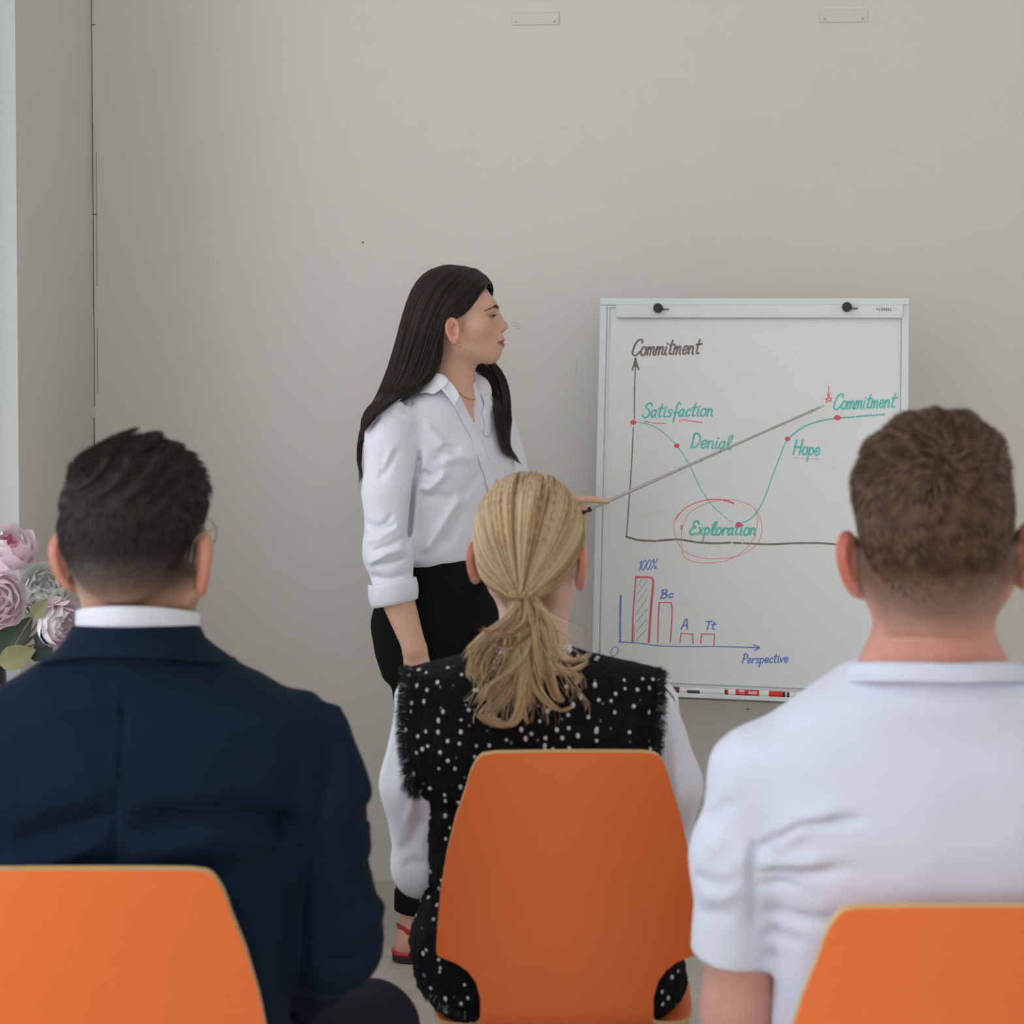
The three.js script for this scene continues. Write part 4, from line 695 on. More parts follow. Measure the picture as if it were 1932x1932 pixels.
    const k = hc[rnd() < 0.5 ? 0 : rnd() < 0.5 ? 1 : 2]; S.add(pts, 0.0005, 0.0002, k);
  }
  wpart(g, 'hair', join([geo, S.geo()]), M.hairSoft);
  eyebrows(g, head, hc);
  // round thin-rimmed glasses
  const gl = [], lens = []; for (const s of [-1, 1]) { const c = V(s * 0.034, 0.031, 0.113), pts = [...Array(28)].map((_, i) => { const a = i / 28 * Math.PI * 2; return head.out(V(c.x + 0.0235 * Math.cos(a), c.y + 0.022 * Math.sin(a), c.z - 0.006 * Math.abs(Math.cos(a)) * (s * Math.cos(a) > 0 ? 1 : 0))); }); gl.push(tube(pts, 0.0008, 56, 6, true)); gl.push(tube([V(s * 0.057, 0.038, 0.107), V(s * 0.072, 0.04, 0.08), V(s * 0.0765, 0.036, 0.02), V(s * 0.0775, 0.028, -0.006), V(s * 0.078, 0.004, -0.02)].map((p) => head.out(p)), 0.0011, 40, 6)); lens.push(new THREE.CylinderGeometry(0.0226, 0.0226, 0.0012, 28).scale(1.02, 1, 0.96).rotateX(Math.PI / 2).translate(c.x, c.y, c.z - 0.001).applyMatrix4(head.m)); }
  gl.push(tube([V(-0.0112, 0.035, 0.114), V(0, 0.038, 0.118), V(0.0112, 0.035, 0.114)].map((p) => head.out(p)), 0.0009, 12, 6));
  const glasses = wpart(g, 'glasses', merge(gl), M.silver, 'thin round metal-rimmed glasses');
  for (const l of lens) wpart(glasses, 'lens', l, phy({ transmission: 1, thickness: 0.0012, roughness: 0.02, ior: 1.5, color: 0xffffff }));
  seatedLegs(g, V(-0.445, 0.555, -2.13), V(-0.66, 0.515, -2.5), V(-0.2, 0.478, -2.43), V(-0.68, 0.08, -2.5), V(-0.2, 0.08, -2.48), M.navyTrouser, M.leather);
}

// ───────────── man in the white T-shirt (right, seated) ─────────────
{
  const D = 1.9, Q = (x, y, d = D) => P(x, y, d), R = (px) => px / (FOC / D);
  const g = person('seated man with short light brown faded hair and a white T-shirt, seen from behind', V(0.46, 0, -2.0));
  const head = new Pose(Q(1769, 1056), Math.PI - rad(13), rad(-3), rad(-4), 1.06), hf = head.field(headField({ out: 0.55, jaw: 1.1 }));
  const neck = cap(Q(1762, 1080, D + 0.01), Q(1760, 1300, D + 0.062), 0.064, 0.064), trap = blend(0.04, neck, cap(Q(1760, 1275, D + 0.04), Q(1600, 1345, D + 0.05), 0.055, 0.04), cap(Q(1760, 1275, D + 0.04), Q(1920, 1345, D + 0.05), 0.055, 0.04)), skinTop = blend(0.03, hf, trap), yc = Q(0, 1330).y;
  const T = (y, rx, f, b, n = 2.3, c = 1762, dz = 0.05) => { const p = Q(c, y, D + dz); return [p.y, p.x, p.z, R(rx), f, b, n]; };
  const torso = loft([T(1244, 158, 0.06, 0.078, 2), T(1256, 176, 0.066, 0.084, 2.1), T(1280, 212, 0.074, 0.092, 2.2), T(1310, 256, 0.082, 0.099, 2.3), T(1350, 312, 0.09, 0.1, 2.3), T(1390, 372, 0.096, 0.106, 2.4), T(1420, 396, 0.1, 0.112, 2.4), T(1480, 392, 0.108, 0.12, 2.4), T(1560, 362, 0.118, 0.126, 2.4), T(1650, 336, 0.122, 0.124, 2.4), T(1750, 320, 0.122, 0.12, 2.4), T(1932, 316, 0.124, 0.116, 2.4), T(2150, 325, 0.128, 0.12, 2.4), T(2340, 318, 0.13, 0.12, 2.4)]);
  const mir = (p) => V(2 * Q(1764, 1400).x - p.x, p.y, p.z);
  const AL = [Q(1428, 1462, D + 0.05), Q(1400, 1620, D + 0.055), Q(1393, 1905, D + 0.08), Q(1440, 2110, D + 0.33)], AR = AL.map(mir);
  const skinArm = (A) => blend(0.025, cap(A[0], A[1], 0.05, 0.046), cap(A[1], A[2], 0.046, 0.0375), cap(A[2], A[3], 0.039, 0.026));
  const sleeve = (A, hem) => { const s = 1, f = blend(0.03, cap(A[0], A[1], 0.0535, 0.052), cap(A[1], hem, 0.052, 0.0485)); const n = hem.clone().sub(A[1]).normalize(); return (x, y, z) => smax(f(x, y, z), (x - hem.x) * n.x + (y - hem.y) * n.y + (z - hem.z) * n.z, 0.004); };
  const hemL = Q(1382, 1800, D + 0.065), sL = sleeve(AL, hemL), sR = sleeve(AR, mir(hemL));
  const pt = (l) => l.map(([x, y]) => Q(x, y, D - 0.05));
  let tee = (x, y, z) => smin(smin(torso(x, y, z), sL(x, y, z), 0.02), sR(x, y, z), 0.02);
  tee = folds(tee, [
    [pt([[1433, 1640], [1465, 1600], [1510, 1562], [1570, 1548], [1640, 1538]]), 0.006, 0.006], [pt([[1445, 1625], [1480, 1585], [1530, 1545], [1600, 1520]]), 0.012, -0.006],
    [pt([[1430, 1680], [1480, 1662], [1540, 1650], [1610, 1630]]), 0.007, 0.005], [pt([[1440, 1664], [1500, 1640], [1560, 1618]]), 0.012, -0.005], [pt([[1432, 1700], [1470, 1690], [1520, 1680]]), 0.006, 0.004], [pt([[1440, 1750], [1500, 1752], [1560, 1742], [1590, 1725]]), 0.009, 0.004],
    [pt([[1436, 1600], [1430, 1690], [1440, 1800]]), 0.006, 0.007], [pt([[1345, 1600], [1375, 1560], [1400, 1535]]), 0.007, 0.0035], [pt([[1350, 1640], [1380, 1600]]), 0.008, -0.003], [pt([[1325, 1690], [1350, 1700], [1385, 1690], [1420, 1650]]), 0.008, 0.004], [pt([[1330, 1735], [1370, 1728], [1410, 1700]]), 0.009, -0.004], [pt([[1360, 1700], [1400, 1670], [1425, 1630]]), 0.009, -0.004], [pt([[1335, 1775], [1370, 1760], [1400, 1760]]), 0.008, 0.003],
    [pt([[1450, 1800], [1490, 1800], [1530, 1790]]), 0.008, 0.003], [pt([[1450, 1850], [1490, 1846]]), 0.008, 0.003], [pt([[1400, 1400], [1395, 1480], [1410, 1560]]), 0.005, 0.0015],
  ], -D - 0.07);
  const holeC = cap(Q(1762, 1150, D + 0.04), Q(1761, 1400, D + 0.04), 0.078, 0.076), holeY = Q(0, 1243).y, hole = (x, y, z) => smax(holeC(x, y, z), holeY - y, 0.004);
  const teeF = (x, y, z) => smax(tee(x, y, z) + 0.0022 * nz(x * 16, y * 16, z * 16), -hole(x, y, z), 0.005);
  const shirt = wpart(g, 'tshirt', mesh(teeF, V(0.0, 0.36, -2.3), V(0.94, 1.14, -1.74), 0.0068, { uv: cyl(0.46, -1.95) }), M.tee);
  const ring = (y0, rx, rf, rb, drop, n = 17) => [...Array(n)].map((_, i) => { const a = lerp(-Math.PI, Math.PI, i / (n - 1)), c = Q(1761, y0, D + 0.04); return V(c.x + R(rx) * Math.sin(a), c.y - drop * (1 - Math.cos(a)) / 2 + 0.004 * Math.abs(Math.sin(a)) * (Math.cos(a) > -0.2 ? 1 : 0), c.z + (Math.cos(a) > 0 ? rb : rf) * Math.cos(a)); });
  wpart(shirt, 'neckband', strip(ring(1228, 163, 0.078, 0.083, 0.04), ring(1258, 190, 0.086, 0.0945, 0.046), 0.005, 60, 4, 0.003), M.tee, 'ribbed round neckband');
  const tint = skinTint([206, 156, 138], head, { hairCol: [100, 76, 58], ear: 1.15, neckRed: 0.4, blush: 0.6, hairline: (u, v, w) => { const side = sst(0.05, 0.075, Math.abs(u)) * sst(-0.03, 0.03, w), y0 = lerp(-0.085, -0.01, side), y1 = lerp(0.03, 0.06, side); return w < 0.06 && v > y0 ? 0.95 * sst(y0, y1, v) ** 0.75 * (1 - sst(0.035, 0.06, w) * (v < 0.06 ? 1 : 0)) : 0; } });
  const aL = skinArm(AL), aR = skinArm(AR);
  const handL = new HandFrame(AL[3].clone().add(V(0.006, -0.004, -0.012)), V(0.4, -0.3, -0.8), V(0, 1, -0.2), true), handR = new HandFrame(AR[3].clone().add(V(-0.006, -0.004, -0.012)), V(-0.4, -0.3, -0.8), V(0, 1, -0.2), false);
  const hL = handL.f(handField(relaxed, relaxedThumb, 1.04)), hR = handR.f(handField(relaxed, relaxedThumb, 1.04)), inner = inflate(torso, -0.014);
  const arms = (x, y, z) => Math.min(aL(x, y, z), aR(x, y, z)), crease = folds(skinTop, [[pt([[1690, 1216], [1740, 1209], [1800, 1210], [1850, 1216]]), 0.0035, 0.002]], -D - 0.02);
  const yArm = Q(0, 1790).y;
  wpart(g, 'body', join([
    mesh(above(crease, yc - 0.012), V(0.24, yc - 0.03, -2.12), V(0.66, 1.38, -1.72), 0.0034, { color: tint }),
    mesh(below((x, y, z) => Math.min(inner(x, y, z), trap(x, y, z) + 0.003), yc), V(0.2, 0.36, -2.3), V(0.72, yc + 0.02, -1.74), 0.014, { color: tint }),
    mesh(arms, V(0.0, 0.45, -2.36), V(0.94, 1.02, -1.85), 0.0065, { color: tint }),
    ...[[hR, handR], [hL, handL]].map(([f, h]) => mesh(f, ...near(h.at(0, 0.08, 0), 0.125), 0.004, { color: tint })),
  ]), M.skin);
  const cr = ell(0, 0.048, -0.001, 0.0735, 0.089, 0.098), occ = ell(0, 0.01, -0.046, 0.056, 0.05, 0.043), skull = blend(0.03, cr, occ);
  const th = (u, v, w) => { const side = sst(0.045, 0.07, Math.abs(u)) * sst(-0.04, 0.02, w), y0 = lerp(-0.025, 0.02, side); return -0.006 + 0.0068 * sst(y0 - 0.02, y0 + 0.03, v) + 0.0075 * sst(y0 + 0.01, y0 + 0.08, v) + 0.006 * sst(0.06, 0.12, v) + 0.007 * sst(-0.02, 0.08, w) * sst(0.08, 0.12, v) + 0.005 * sst(0.0, -0.06, u) * sst(0.1, 0.13, v) - 0.05 * sst(0.078, 0.1, w) * sst(0.11, 0.08, v); };
  const wx = -0.012, wy = 0.105, wz = -0.06;
  const massL = (u, v, w) => { const a = Math.atan2(u - wx, v - wy); return skull(u, v, w) - th(u, v, w) + 0.0022 * Math.sin(a * 9 + Math.hypot(u - wx, v - wy) * 90 + 3 * nz(u * 16, v * 16, w * 16)) * sst(0.045, 0.09, v) + 0.0016 * nz(u * 45, v * 60, w * 45) * sst(0.01, 0.06, v); };
  const hm = head.field(massL), hc = [lin(98, 72, 54), lin(56, 39, 28), lin(152, 124, 98)];
  const geo = mesh(hm, V(0.3, 1.12, -2.12), V(0.62, 1.4, -1.72), 0.0034, { color: (x, y, z) => { const k = clamp(0.5 + 0.8 * nz(x * 60, y * 80, z * 60), 0, 1); const [u, v2, w] = head.local(x, y, z), b = 1 - sst(-0.0006, 0.002, th(u, v2, w)), sk = lin(158, 126, 104); return hc[1].map((v, i) => lerp(lerp(v, hc[0][i], k), sk[i], b * 0.5)); } });
  const S = new Strands(), c0 = V(0, 0.04, -0.005);
  for (let i = 0; i < 10000; i++) {
    const dir = V(gauss(), rr(-0.7, 1.3), gauss()).normalize(); if (dir.z > 0.75 && dir.y < 0.5) continue;
    const p = massPoint(skull, c0, dir), t = th(p.x, p.y, p.z); if (t < -0.0052 || rnd() > sst(-0.0075, 0.001, t)) continue;
    const q = massPoint(massL, c0, dir, -0.001), n = grad(skull, p), top = sst(0.05, 0.1, p.y), rx = p.x - wx, ry = p.y - wy, rz_ = p.z - wz, rl = Math.hypot(rx, ry, rz_) + 0.01;
    const flow = V(rx / rl + ry / rl * 0.7, ry / rl - rx / rl * 0.7 - 0.5 * (1 - top), rz_ / rl + 0.6 * top); flow.addScaledVector(n, -flow.dot(n)).normalize();
    const len = clamp(0.003 + t * 0.95, 0.003, 0.028) * rr(0.7, 1.3), low = t < 0.001, pts = [0, 0.4, 0.75, 1].map((s) => head.out((low ? p : q).clone().addScaledVector(flow, len * s).addScaledVector(n, 0.0005 + 0.006 * top * s * rr(0.1, 1.1))));
    S.add(pts, 0.0005, 0.0002, hc[rnd() < 0.5 ? 0 : rnd() < 0.5 ? 1 : 2]);
  }
  wpart(g, 'hair', join([geo, S.geo()]), M.hairSoft);
  eyebrows(g, head, hc);
  seatedLegs(g, V(0.46, 0.555, -2.0), V(0.365, 0.515, -2.42), V(0.62, 0.515, -2.42), V(0.36, 0.08, -2.42), V(0.68, 0.08, -2.4), M.navyTrouser, M.leather);
}

// ───────────── woman with the ponytail (middle, seated) ─────────────
{
  const D = 2.64, Q = (x, y, d = D) => P(x, y, d), R = (px) => px / (FOC / D);
  const g = person('seated woman with a blonde ponytail and a speckled black tweed vest over white sleeves', V(0.03, 0, -2.74));
  const head = new Pose(Q(997, 1068), Math.PI - rad(11), rad(6), rad(2), 0.955), hf = head.field(headField({ out: 0.34, ear: 0.95, jaw: 0.95 }));
  const neck = cap(Q(1010, 1090, D + 0.03), Q(1003, 1270, D + 0.04), 0.05, 0.056), skinTop = blend(0.03, hf, neck), yc = Q(0, 1262).y;
  const T = (y, rx, f, b, n = 2.4, c = 1005, dz = 0.04) => { const p = Q(c, y, D + dz); return [p.y, p.x, p.z, R(rx), f, b, n]; };
  const vestT = loft([T(1222, 86, 0.062, 0.068, 2, 1000), T(1232, 112, 0.066, 0.072, 2.1, 1000), T(1244, 164, 0.072, 0.08, 2.2, 1002), T(1258, 222, 0.076, 0.086, 2.3), T(1268, 246, 0.078, 0.09, 2.4), T(1300, 250, 0.084, 0.097, 2.5), T(1380, 253, 0.094, 0.105, 2.6, 1003), T(1470, 243, 0.1, 0.108, 2.5, 1003), T(1488, 226, 0.102, 0.107, 2.5), T(1503, 208, 0.103, 0.107, 2.4), T(1560, 202, 0.105, 0.106, 2.4), T(1650, 203, 0.11, 0.108, 2.4), T(1700, 218, 0.115, 0.114, 2.4, 1008), T(1745, 243, 0.122, 0.122, 2.4, 1015), T(1790, 260, 0.13, 0.126, 2.4, 1030), T(1840, 262, 0.135, 0.128, 2.4, 1040), T(1880, 240, 0.13, 0.124, 2.3, 1045), T(1905, 205, 0.12, 0.112, 2.2, 1045), T(1922, 150, 0.1, 0.095, 2, 1045)]);
  const pt = (l) => l.map(([x, y]) => Q(x, y, D - 0.06));
  const vestN = (x, y, z) => vestT(x, y, z) + 0.002 * nz(x * 90, y * 90, z * 90) + 0.0015 * nz(x * 240, y * 240, z * 240) + 0.003 * nz(x * 14, y * 14, z * 14);
  const nh = cap(Q(1004, 1100, D + 0.035), Q(1003, 1400, D + 0.035), 0.062, 0.062), nhY = Q(0, 1240).y;
  const vestF = folds((x, y, z) => smax(vestN(x, y, z), -smax(nh(x, y, z), nhY - y, 0.004), 0.004), [[pt([[800, 1500], [840, 1520], [880, 1530]]), 0.012, 0.004], [pt([[806, 1690], [830, 1720], [870, 1740]]), 0.012, 0.005], [pt([[812, 1620], [830, 1560], [845, 1500]]), 0.01, -0.003]], -D - 0.07);
  const vest = wpart(g, 'vest', mesh(vestF, V(-0.21, 0.42, -2.85), V(0.3, 1.02, -2.5), 0.0058, { uv: cyl(0.03, -2.68) }), M.vest);
  // woven white and pale green slubs, fuzz, and the frayed armhole edges
  const dots = [], ico = new THREE.IcosahedronGeometry(1, 1), cols = [];
  const sphereAt = (p, n, r, c) => { const q = ico.clone(); q.scale(r, r * rr(0.9, 1.35), r * 0.55); q.applyQuaternion(new THREE.Quaternion().setFromUnitVectors(V(0, 0, 1), n)); q.translate(p.x, p.y, p.z); const k = q.attributes.position.count, a = new Float32Array(k * 3); for (let i = 0; i < k; i++) a.set(c, 3 * i); q.setAttribute('color', new THREE.BufferAttribute(a, 3)); dots.push(q); };
  for (let y = 1230; y < 1915; y += 24) for (let x = 750; x < 1320; x += 29) {
    const cl = rnd(); for (let k = 0; k < (cl > 0.86 ? 2 : cl < 0.1 ? 0 : 1); k++) { const p = hit(vestF, x + rr(-13, 13), y + rr(-11, 11), D - 0.16, D + 0.12); if (!p) continue; const n = grad(vestF, p, 0.006); if (n.z < 0.1) continue; const s = rnd(); sphereAt(p.addScaledVector(n, 0.0004), n, s < 0.28 ? rr(0.0014, 0.002) : rr(0.0023, 0.0034), s < 0.22 ? lin(118, 150, 146) : s < 0.3 ? lin(150, 128, 150) : lin(226, 222, 216)); }
  }
  for (let i = 0; i < 160; i++) { const a = rr(-1.6, 1.6) + Math.PI, p = V(0.033 + 0.17 * Math.sin(a), rr(0.5, 0.95), -2.68 + 0.1 * Math.cos(a)); const n = V(Math.sin(a), 0, Math.cos(a)); let lo = -0.1, hi = 0.12; for (let k = 0; k < 14; k++) { const m = (lo + hi) / 2; vestF(p.x + n.x * m, p.y, p.z + n.z * m) < 0 ? lo = m : hi = m; } sphereAt(p.addScaledVector(n, lo), n, rr(0.0022, 0.0036), lin(226, 222, 216)); }
  const dm = wpart(vest, 'woven_slubs', join(dots), M.fibre, 'small white and pale green woven flecks'); dm.userData.kind = 'stuff';
  const fz = new Strands(), dk = [lin(24, 24, 28), lin(40, 40, 46), lin(14, 14, 16)];
  for (let i = 0; i < 5200; i++) { const p = hit(vestF, rr(748, 1262), rr(1224, 1920), D - 0.16, D + 0.12); if (!p) continue; const n = grad(vestF, p, 0.006), d = n.clone().multiplyScalar(rr(0.4, 1)).add(V(gauss(), gauss(), gauss()).multiplyScalar(0.6)).normalize(), l = rr(0.002, 0.0055); fz.add([p, p.clone().addScaledVector(d, l * 0.6), p.clone().addScaledVector(d, l).add(V(0, -0.0008, 0))], 0.00035, 0.0002, dk[i % 3]); }
  const fringeLine = (pts, out, n, l0, l1) => { const c = new THREE.CatmullRomCurve3(pts); for (let i = 0; i < n; i++) { const p = c.getPoint(rnd()).add(V(gauss() * 0.0025, gauss() * 0.003, gauss() * 0.012)), d = out.clone().add(V(gauss() * 0.5, gauss() * 0.7, gauss() * 0.5)).normalize(), l = rr(l0, l1); fz.add([p.clone().addScaledVector(d, -0.006), p.clone().addScaledVector(d, l * 0.4), p.clone().addScaledVector(d, l * 0.75).add(V(rr(-0.002, 0.002), rr(-0.003, 0.001), 0)), p.clone().addScaledVector(d, l).add(V(rr(-0.004, 0.004), rr(-0.006, 0.001), 0))], 0.0006, 0.0003, rnd() < 0.06 ? lin(190, 190, 190) : dk[i % 3]); } };
  for (const dz of [-0.03, 0.01, 0.05]) {
    fringeLine([[766, 1266], [758, 1320], [756, 1380], [766, 1450], [778, 1480]].map(([x, y]) => Q(x, y, D + dz)), V(-1, 0, 0.2), 420, 0.003, 0.0095);
    fringeLine([[1246, 1274], [1248, 1320], [1246, 1380], [1238, 1450], [1232, 1480]].map(([x, y]) => Q(x, y, D + dz)), V(1, 0, 0.2), 420, 0.003, 0.009);
    fringeLine([[765, 1474], [775, 1490], [795, 1498]].map(([x, y]) => Q(x, y, D + dz)), V(-0.4, -1, 0.2), 130, 0.004, 0.012);
    fringeLine([[758, 1266], [772, 1260]].map(([x, y]) => Q(x, y, D + dz)), V(-0.5, 0.8, 0), 60, 0.003, 0.009); fringeLine([[1238, 1266], [1254, 1274]].map(([x, y]) => Q(x, y, D + dz)), V(0.5, 0.8, 0), 60, 0.003, 0.01);
  }
  fringeLine([[800, 1878], [850, 1908], [905, 1918]].map(([x, y]) => Q(x, y, D - 0.06)), V(-0.3, -1, 0.2), 160, 0.002, 0.006);
  fz.add([[1252, 1296], [1262, 1306], [1270, 1316], [1275, 1328]].map(([x, y]) => Q(x, y, D - 0.02)), 0.0014, 0.0012, dk[1]);
  const fm = wpart(vest, 'frayed_fringe', fz.geo(), M.fibre, 'fuzzy frayed black edge'); fm.userData.kind = 'stuff';
  // full white sleeves
  const SL = [Q(800, 1325, D + 0.05), Q(787, 1480, D + 0.05), Q(793, 1634, D + 0.06), Q(870, 1690, D + 0.3)], SR = [Q(1226, 1335, D + 0.05), Q(1254, 1480, D + 0.05), Q(1247, 1640, D + 0.06), Q(1165, 1690, D + 0.3)];
  const sl = (A) => blend(0.025, cap(A[0], A[1], 0.047, 0.0535), cap(A[1], A[2], 0.0535, 0.04), cap(A[2], A[3], 0.041, 0.036));
  const s1 = sl(SL), s2 = sl(SR), pf = folds((x, y, z) => Math.min(s1(x, y, z), s2(x, y, z)) + 0.0035 * nz(x * 22, y * 9, z * 22), [
    [pt([[778, 1500], [772, 1540], [756, 1590]]), 0.006, -0.004], [pt([[790, 1495], [788, 1560], [770, 1640]]), 0.007, 0.005], [pt([[800, 1560], [770, 1610], [748, 1640]]), 0.008, 0.004], [pt([[735, 1340], [733, 1420], [738, 1500]]), 0.006, 0.003], [pt([[745, 1340], [745, 1440], [752, 1560]]), 0.008, -0.003], [pt([[800, 1660], [775, 1655], [755, 1665]]), 0.007, 0.004],
    [pt([[1290, 1340], [1300, 1420], [1305, 1520]]), 0.007, 0.004], [pt([[1275, 1330], [1280, 1420], [1284, 1560]]), 0.008, -0.003]], -D - 0.1);
  wpart(g, 'blouse', join([mesh(pf, V(-0.22, 0.5, -3.0), V(0.31, 1.0, -2.56), 0.0062, { uv: (x, y, z) => [x + z, y] }),
    mesh(inflate((x, y, z) => vestT(x, y, z), -0.012), V(-0.21, 0.5, -2.85), V(0.26, 1.02, -2.54), 0.014)]), M.shirtWhite);
  const cr_ = (x0, y0, rX, rB, n = 11) => [...Array(n)].map((_, i) => { const a = lerp(-2.2, 2.2, i / (n - 1)), c = Q(x0, y0, D + 0.04); return V(c.x + R(rX) * Math.sin(a), c.y - 0.008 * (1 - Math.cos(a)), c.z + rB * Math.cos(a)); });
  wpart(g, 'blouse_collar', strip(cr_(1006, 1207, 72, 0.058), cr_(1005, 1238, 84, 0.066), 0.004, 36, 4, 0.003), M.shirtWhite, 'white blouse collar');
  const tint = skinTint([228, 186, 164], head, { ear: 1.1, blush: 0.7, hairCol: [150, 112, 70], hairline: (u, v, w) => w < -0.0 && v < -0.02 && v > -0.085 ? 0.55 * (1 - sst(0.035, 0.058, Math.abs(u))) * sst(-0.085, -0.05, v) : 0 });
  const HL = new HandFrame(SL[3].clone().add(V(0.02, -0.008, -0.02)), V(0.6, -0.15, -0.7), V(0, 1, -0.1), true), HR = new HandFrame(SR[3].clone().add(V(-0.02, -0.008, -0.02)), V(-0.6, -0.15, -0.7), V(0, 1, -0.1), false), h1 = HL.f(handField(relaxed, relaxedThumb, 0.9)), h2 = HR.f(handField(relaxed, relaxedThumb, 0.9)), inner = inflate(vestT, -0.02);
  wpart(g, 'body', join([mesh(above(skinTop, yc - 0.01), V(-0.1, yc - 0.03, -2.84), V(0.15, 1.3, -2.5), 0.0032, { color: tint }), mesh(below((x, y, z) => Math.min(inner(x, y, z), neck(x, y, z) + 0.003, s1(x, y, z) + 0.016, s2(x, y, z) + 0.016), yc), V(-0.2, 0.45, -3.0), V(0.27, yc + 0.02, -2.54), 0.013, { color: tint }), ...[[h1, HL], [h2, HR]].map(([f, h]) => mesh(f, ...near(h.at(0, 0.07, 0), 0.11), 0.004, { color: tint }))]), M.skin);
  // hair: smooth cap drawn back to the tie, then the ponytail's locks
  const cols5 = [lin(214, 182, 138), lin(170, 130, 86), lin(242, 218, 180), lin(128, 93, 58), lin(226, 198, 156)];
  const hairCol = () => cols5[Math.min(4, rnd() * rnd() * 6 | 0)];
  const tie = Q(984, 1117, D - 0.095), tieL = V(...head.local(tie.x, tie.y, tie.z));
  const skull = blend(0.012, ell(0, 0.048, -0.001, 0.0735, 0.089, 0.098), ell(0, 0.01, -0.046, 0.056, 0.05, 0.043));
  const tail = cap(V(0, 0.02, -0.07), tieL.clone().add(V(0, 0.004, 0.004)), 0.034, 0.016);
  const edgeY = (u, w) => lerp(-0.052, 0.012, sst(-0.07, 0.0, w)) + 0.05 * sst(0.04, 0.085, w);
  const cap0 = (u, v, w) => smin(skull(u, v, w) - 0.011 - 0.004 * sst(0.02, -0.08, w), tail(u, v, w), 0.045);
  const capF = (u, v, w) => { const a = Math.atan2(u - tieL.x, v - tieL.y); return smax(cap0(u, v, w) + 0.0011 * Math.sin(a * 34 + 3 * nz(u * 9, v * 9, w * 9)) + 0.0012 * nz(a * 9, w * 6, 0), edgeY(u, w) - v + 0.5 * Math.max(0, w - 0.09), 0.01); };
  const capS = (u, v, w) => smax(cap0(u, v, w), edgeY(u, w) - v + 0.5 * Math.max(0, w - 0.09), 0.01);
  const hm = head.field(capF);
  const streak = (x, y, z) => { const [u, v, w] = head.local(x, y, z), a = Math.atan2(u - tieL.x, v - tieL.y), k = clamp(0.5 + 0.75 * nz(a * 16, w * 3, 2) + 0.4 * nz(a * 50, 1, 0), 0, 1), root = sst(0.085, 0.13, v) * sst(0.03, 0.0, Math.abs(u + 0.008) - 0.005) * clamp(0.35 + nz(a * 30, 0, 0), 0, 0.8); return cols5[1].map((c, i) => lerp(lerp(c, cols5[2][i], k), lin(96, 70, 46)[i], root)); };
  const geo = mesh(hm, V(-0.1, 0.94, -2.84), V(0.15, 1.3, -2.48), 0.0034, { color: streak });
  const S = new Strands(), c0 = V(0, 0.04, -0.005), tdir = tieL.clone().sub(c0).normalize();
  for (let i = 0; i < 3000; i++) {
    const a = rr(-Math.PI, Math.PI), el = rr(-0.1, 1.25); let dir = V(Math.sin(a) * Math.cos(el), Math.sin(el), Math.cos(a) * Math.cos(el)).normalize(); if (dir.y < 0.1 && dir.z < 0.2) dir.y += 0.35; dir.normalize(); if (dir.z > 0.6 && dir.y < 0.62) continue;
    const ang = dir.angleTo(tdir), ax = new THREE.Vector3().crossVectors(dir, tdir).normalize(), pts = [], n = 13, off = rr(0.0004, 0.0026);
    for (let k = 0; k <= n; k++) { const t = k / n, d2 = dir.clone().applyAxisAngle(ax, ang * t), p = massPoint(capS, c0, d2, off); pts.push(head.out(p)); }
    const kk = clamp(0.5 + 0.9 * nz(a * 5, el * 3, 1) + rr(-0.2, 0.2), 0, 0.999), col = cols5[[3, 1, 0, 4, 2][kk * 5 | 0]], rt = dir.y > 0.93 && rnd() < 0.5; S.add(pts, 0.00055, 0.0004, (s) => rt && s < 0.3 ? lin(104, 76, 50) : col);
  }
  wpart(g, 'hair', join([geo, S.geo()]), M.hair);
  const tailS = new Strands();
  const lock = (list, z, n, w0, w1, w2) => {
    const c = new THREE.CatmullRomCurve3(list.map(([x, y, dz = 0]) => Q(x, y, D - 0.088 + z - dz)), false, 'centripetal'), N = 16, base = [...Array(N + 1)].map((_, k) => c.getPoint(k / N));
    for (let i = 0; i < n; i++) {
      const a = rr(0, 6.283), r = Math.sqrt(rnd()), col = hairCol(), w = rr(0, 9), end = rr(0.82, 1.0), pts = [];
      for (let k = 0; k <= N; k++) { const s = k / N * end, b = c.getPoint(s), q = (s < 0.5 ? lerp(w0, w1, s * 2) : lerp(w1, w2, s * 2 - 1)) * r; pts.push(V(b.x + q * Math.cos(a) + 0.002 * nz(w, s * 4, 0) * s, b.y + q * 0.6 * Math.sin(a) + 0.002 * nz(w, s * 4, 9) * s, b.z + q * Math.sin(a) * 0.9 + 0.002 * nz(w, s * 4, 5) * s)); }
      tailS.add(pts, 0.0006, 0.00035, col);
    }
  };
  lock([[984, 1112], [1000, 1140], [1007, 1166], [999, 1196], [972, 1220], [943, 1221], [925, 1212]], -0.012, 80, 0.006, 0.006, 0.005);
  lock([[983, 1114], [992, 1150], [985, 1180], [962, 1198], [932, 1199], [908, 1184]], -0.008, 110, 0.008, 0.011, 0.008);
  lock([[981, 1116], [975, 1150], [955, 1176], [925, 1199], [900, 1222], [884, 1246]], 0, 160, 0.009, 0.016, 0.013);
  lock([[981, 1118], [960, 1170], [930, 1215], [905, 1245], [898, 1270], [908, 1288]], 0.006, 150, 0.009, 0.018, 0.016);
  lock([[988, 1116], [1002, 1190], [990, 1240], [956, 1275], [925, 1297], [906, 1330]], -0.006, 130, 0.007, 0.011, 0.01);
  lock([[988, 1116], [998, 1200], [994, 1250], [986, 1297], [982, 1340], [966, 1366], [945, 1370], [915, 1359], [897, 1346]], -0.003, 130, 0.007, 0.009, 0.006);
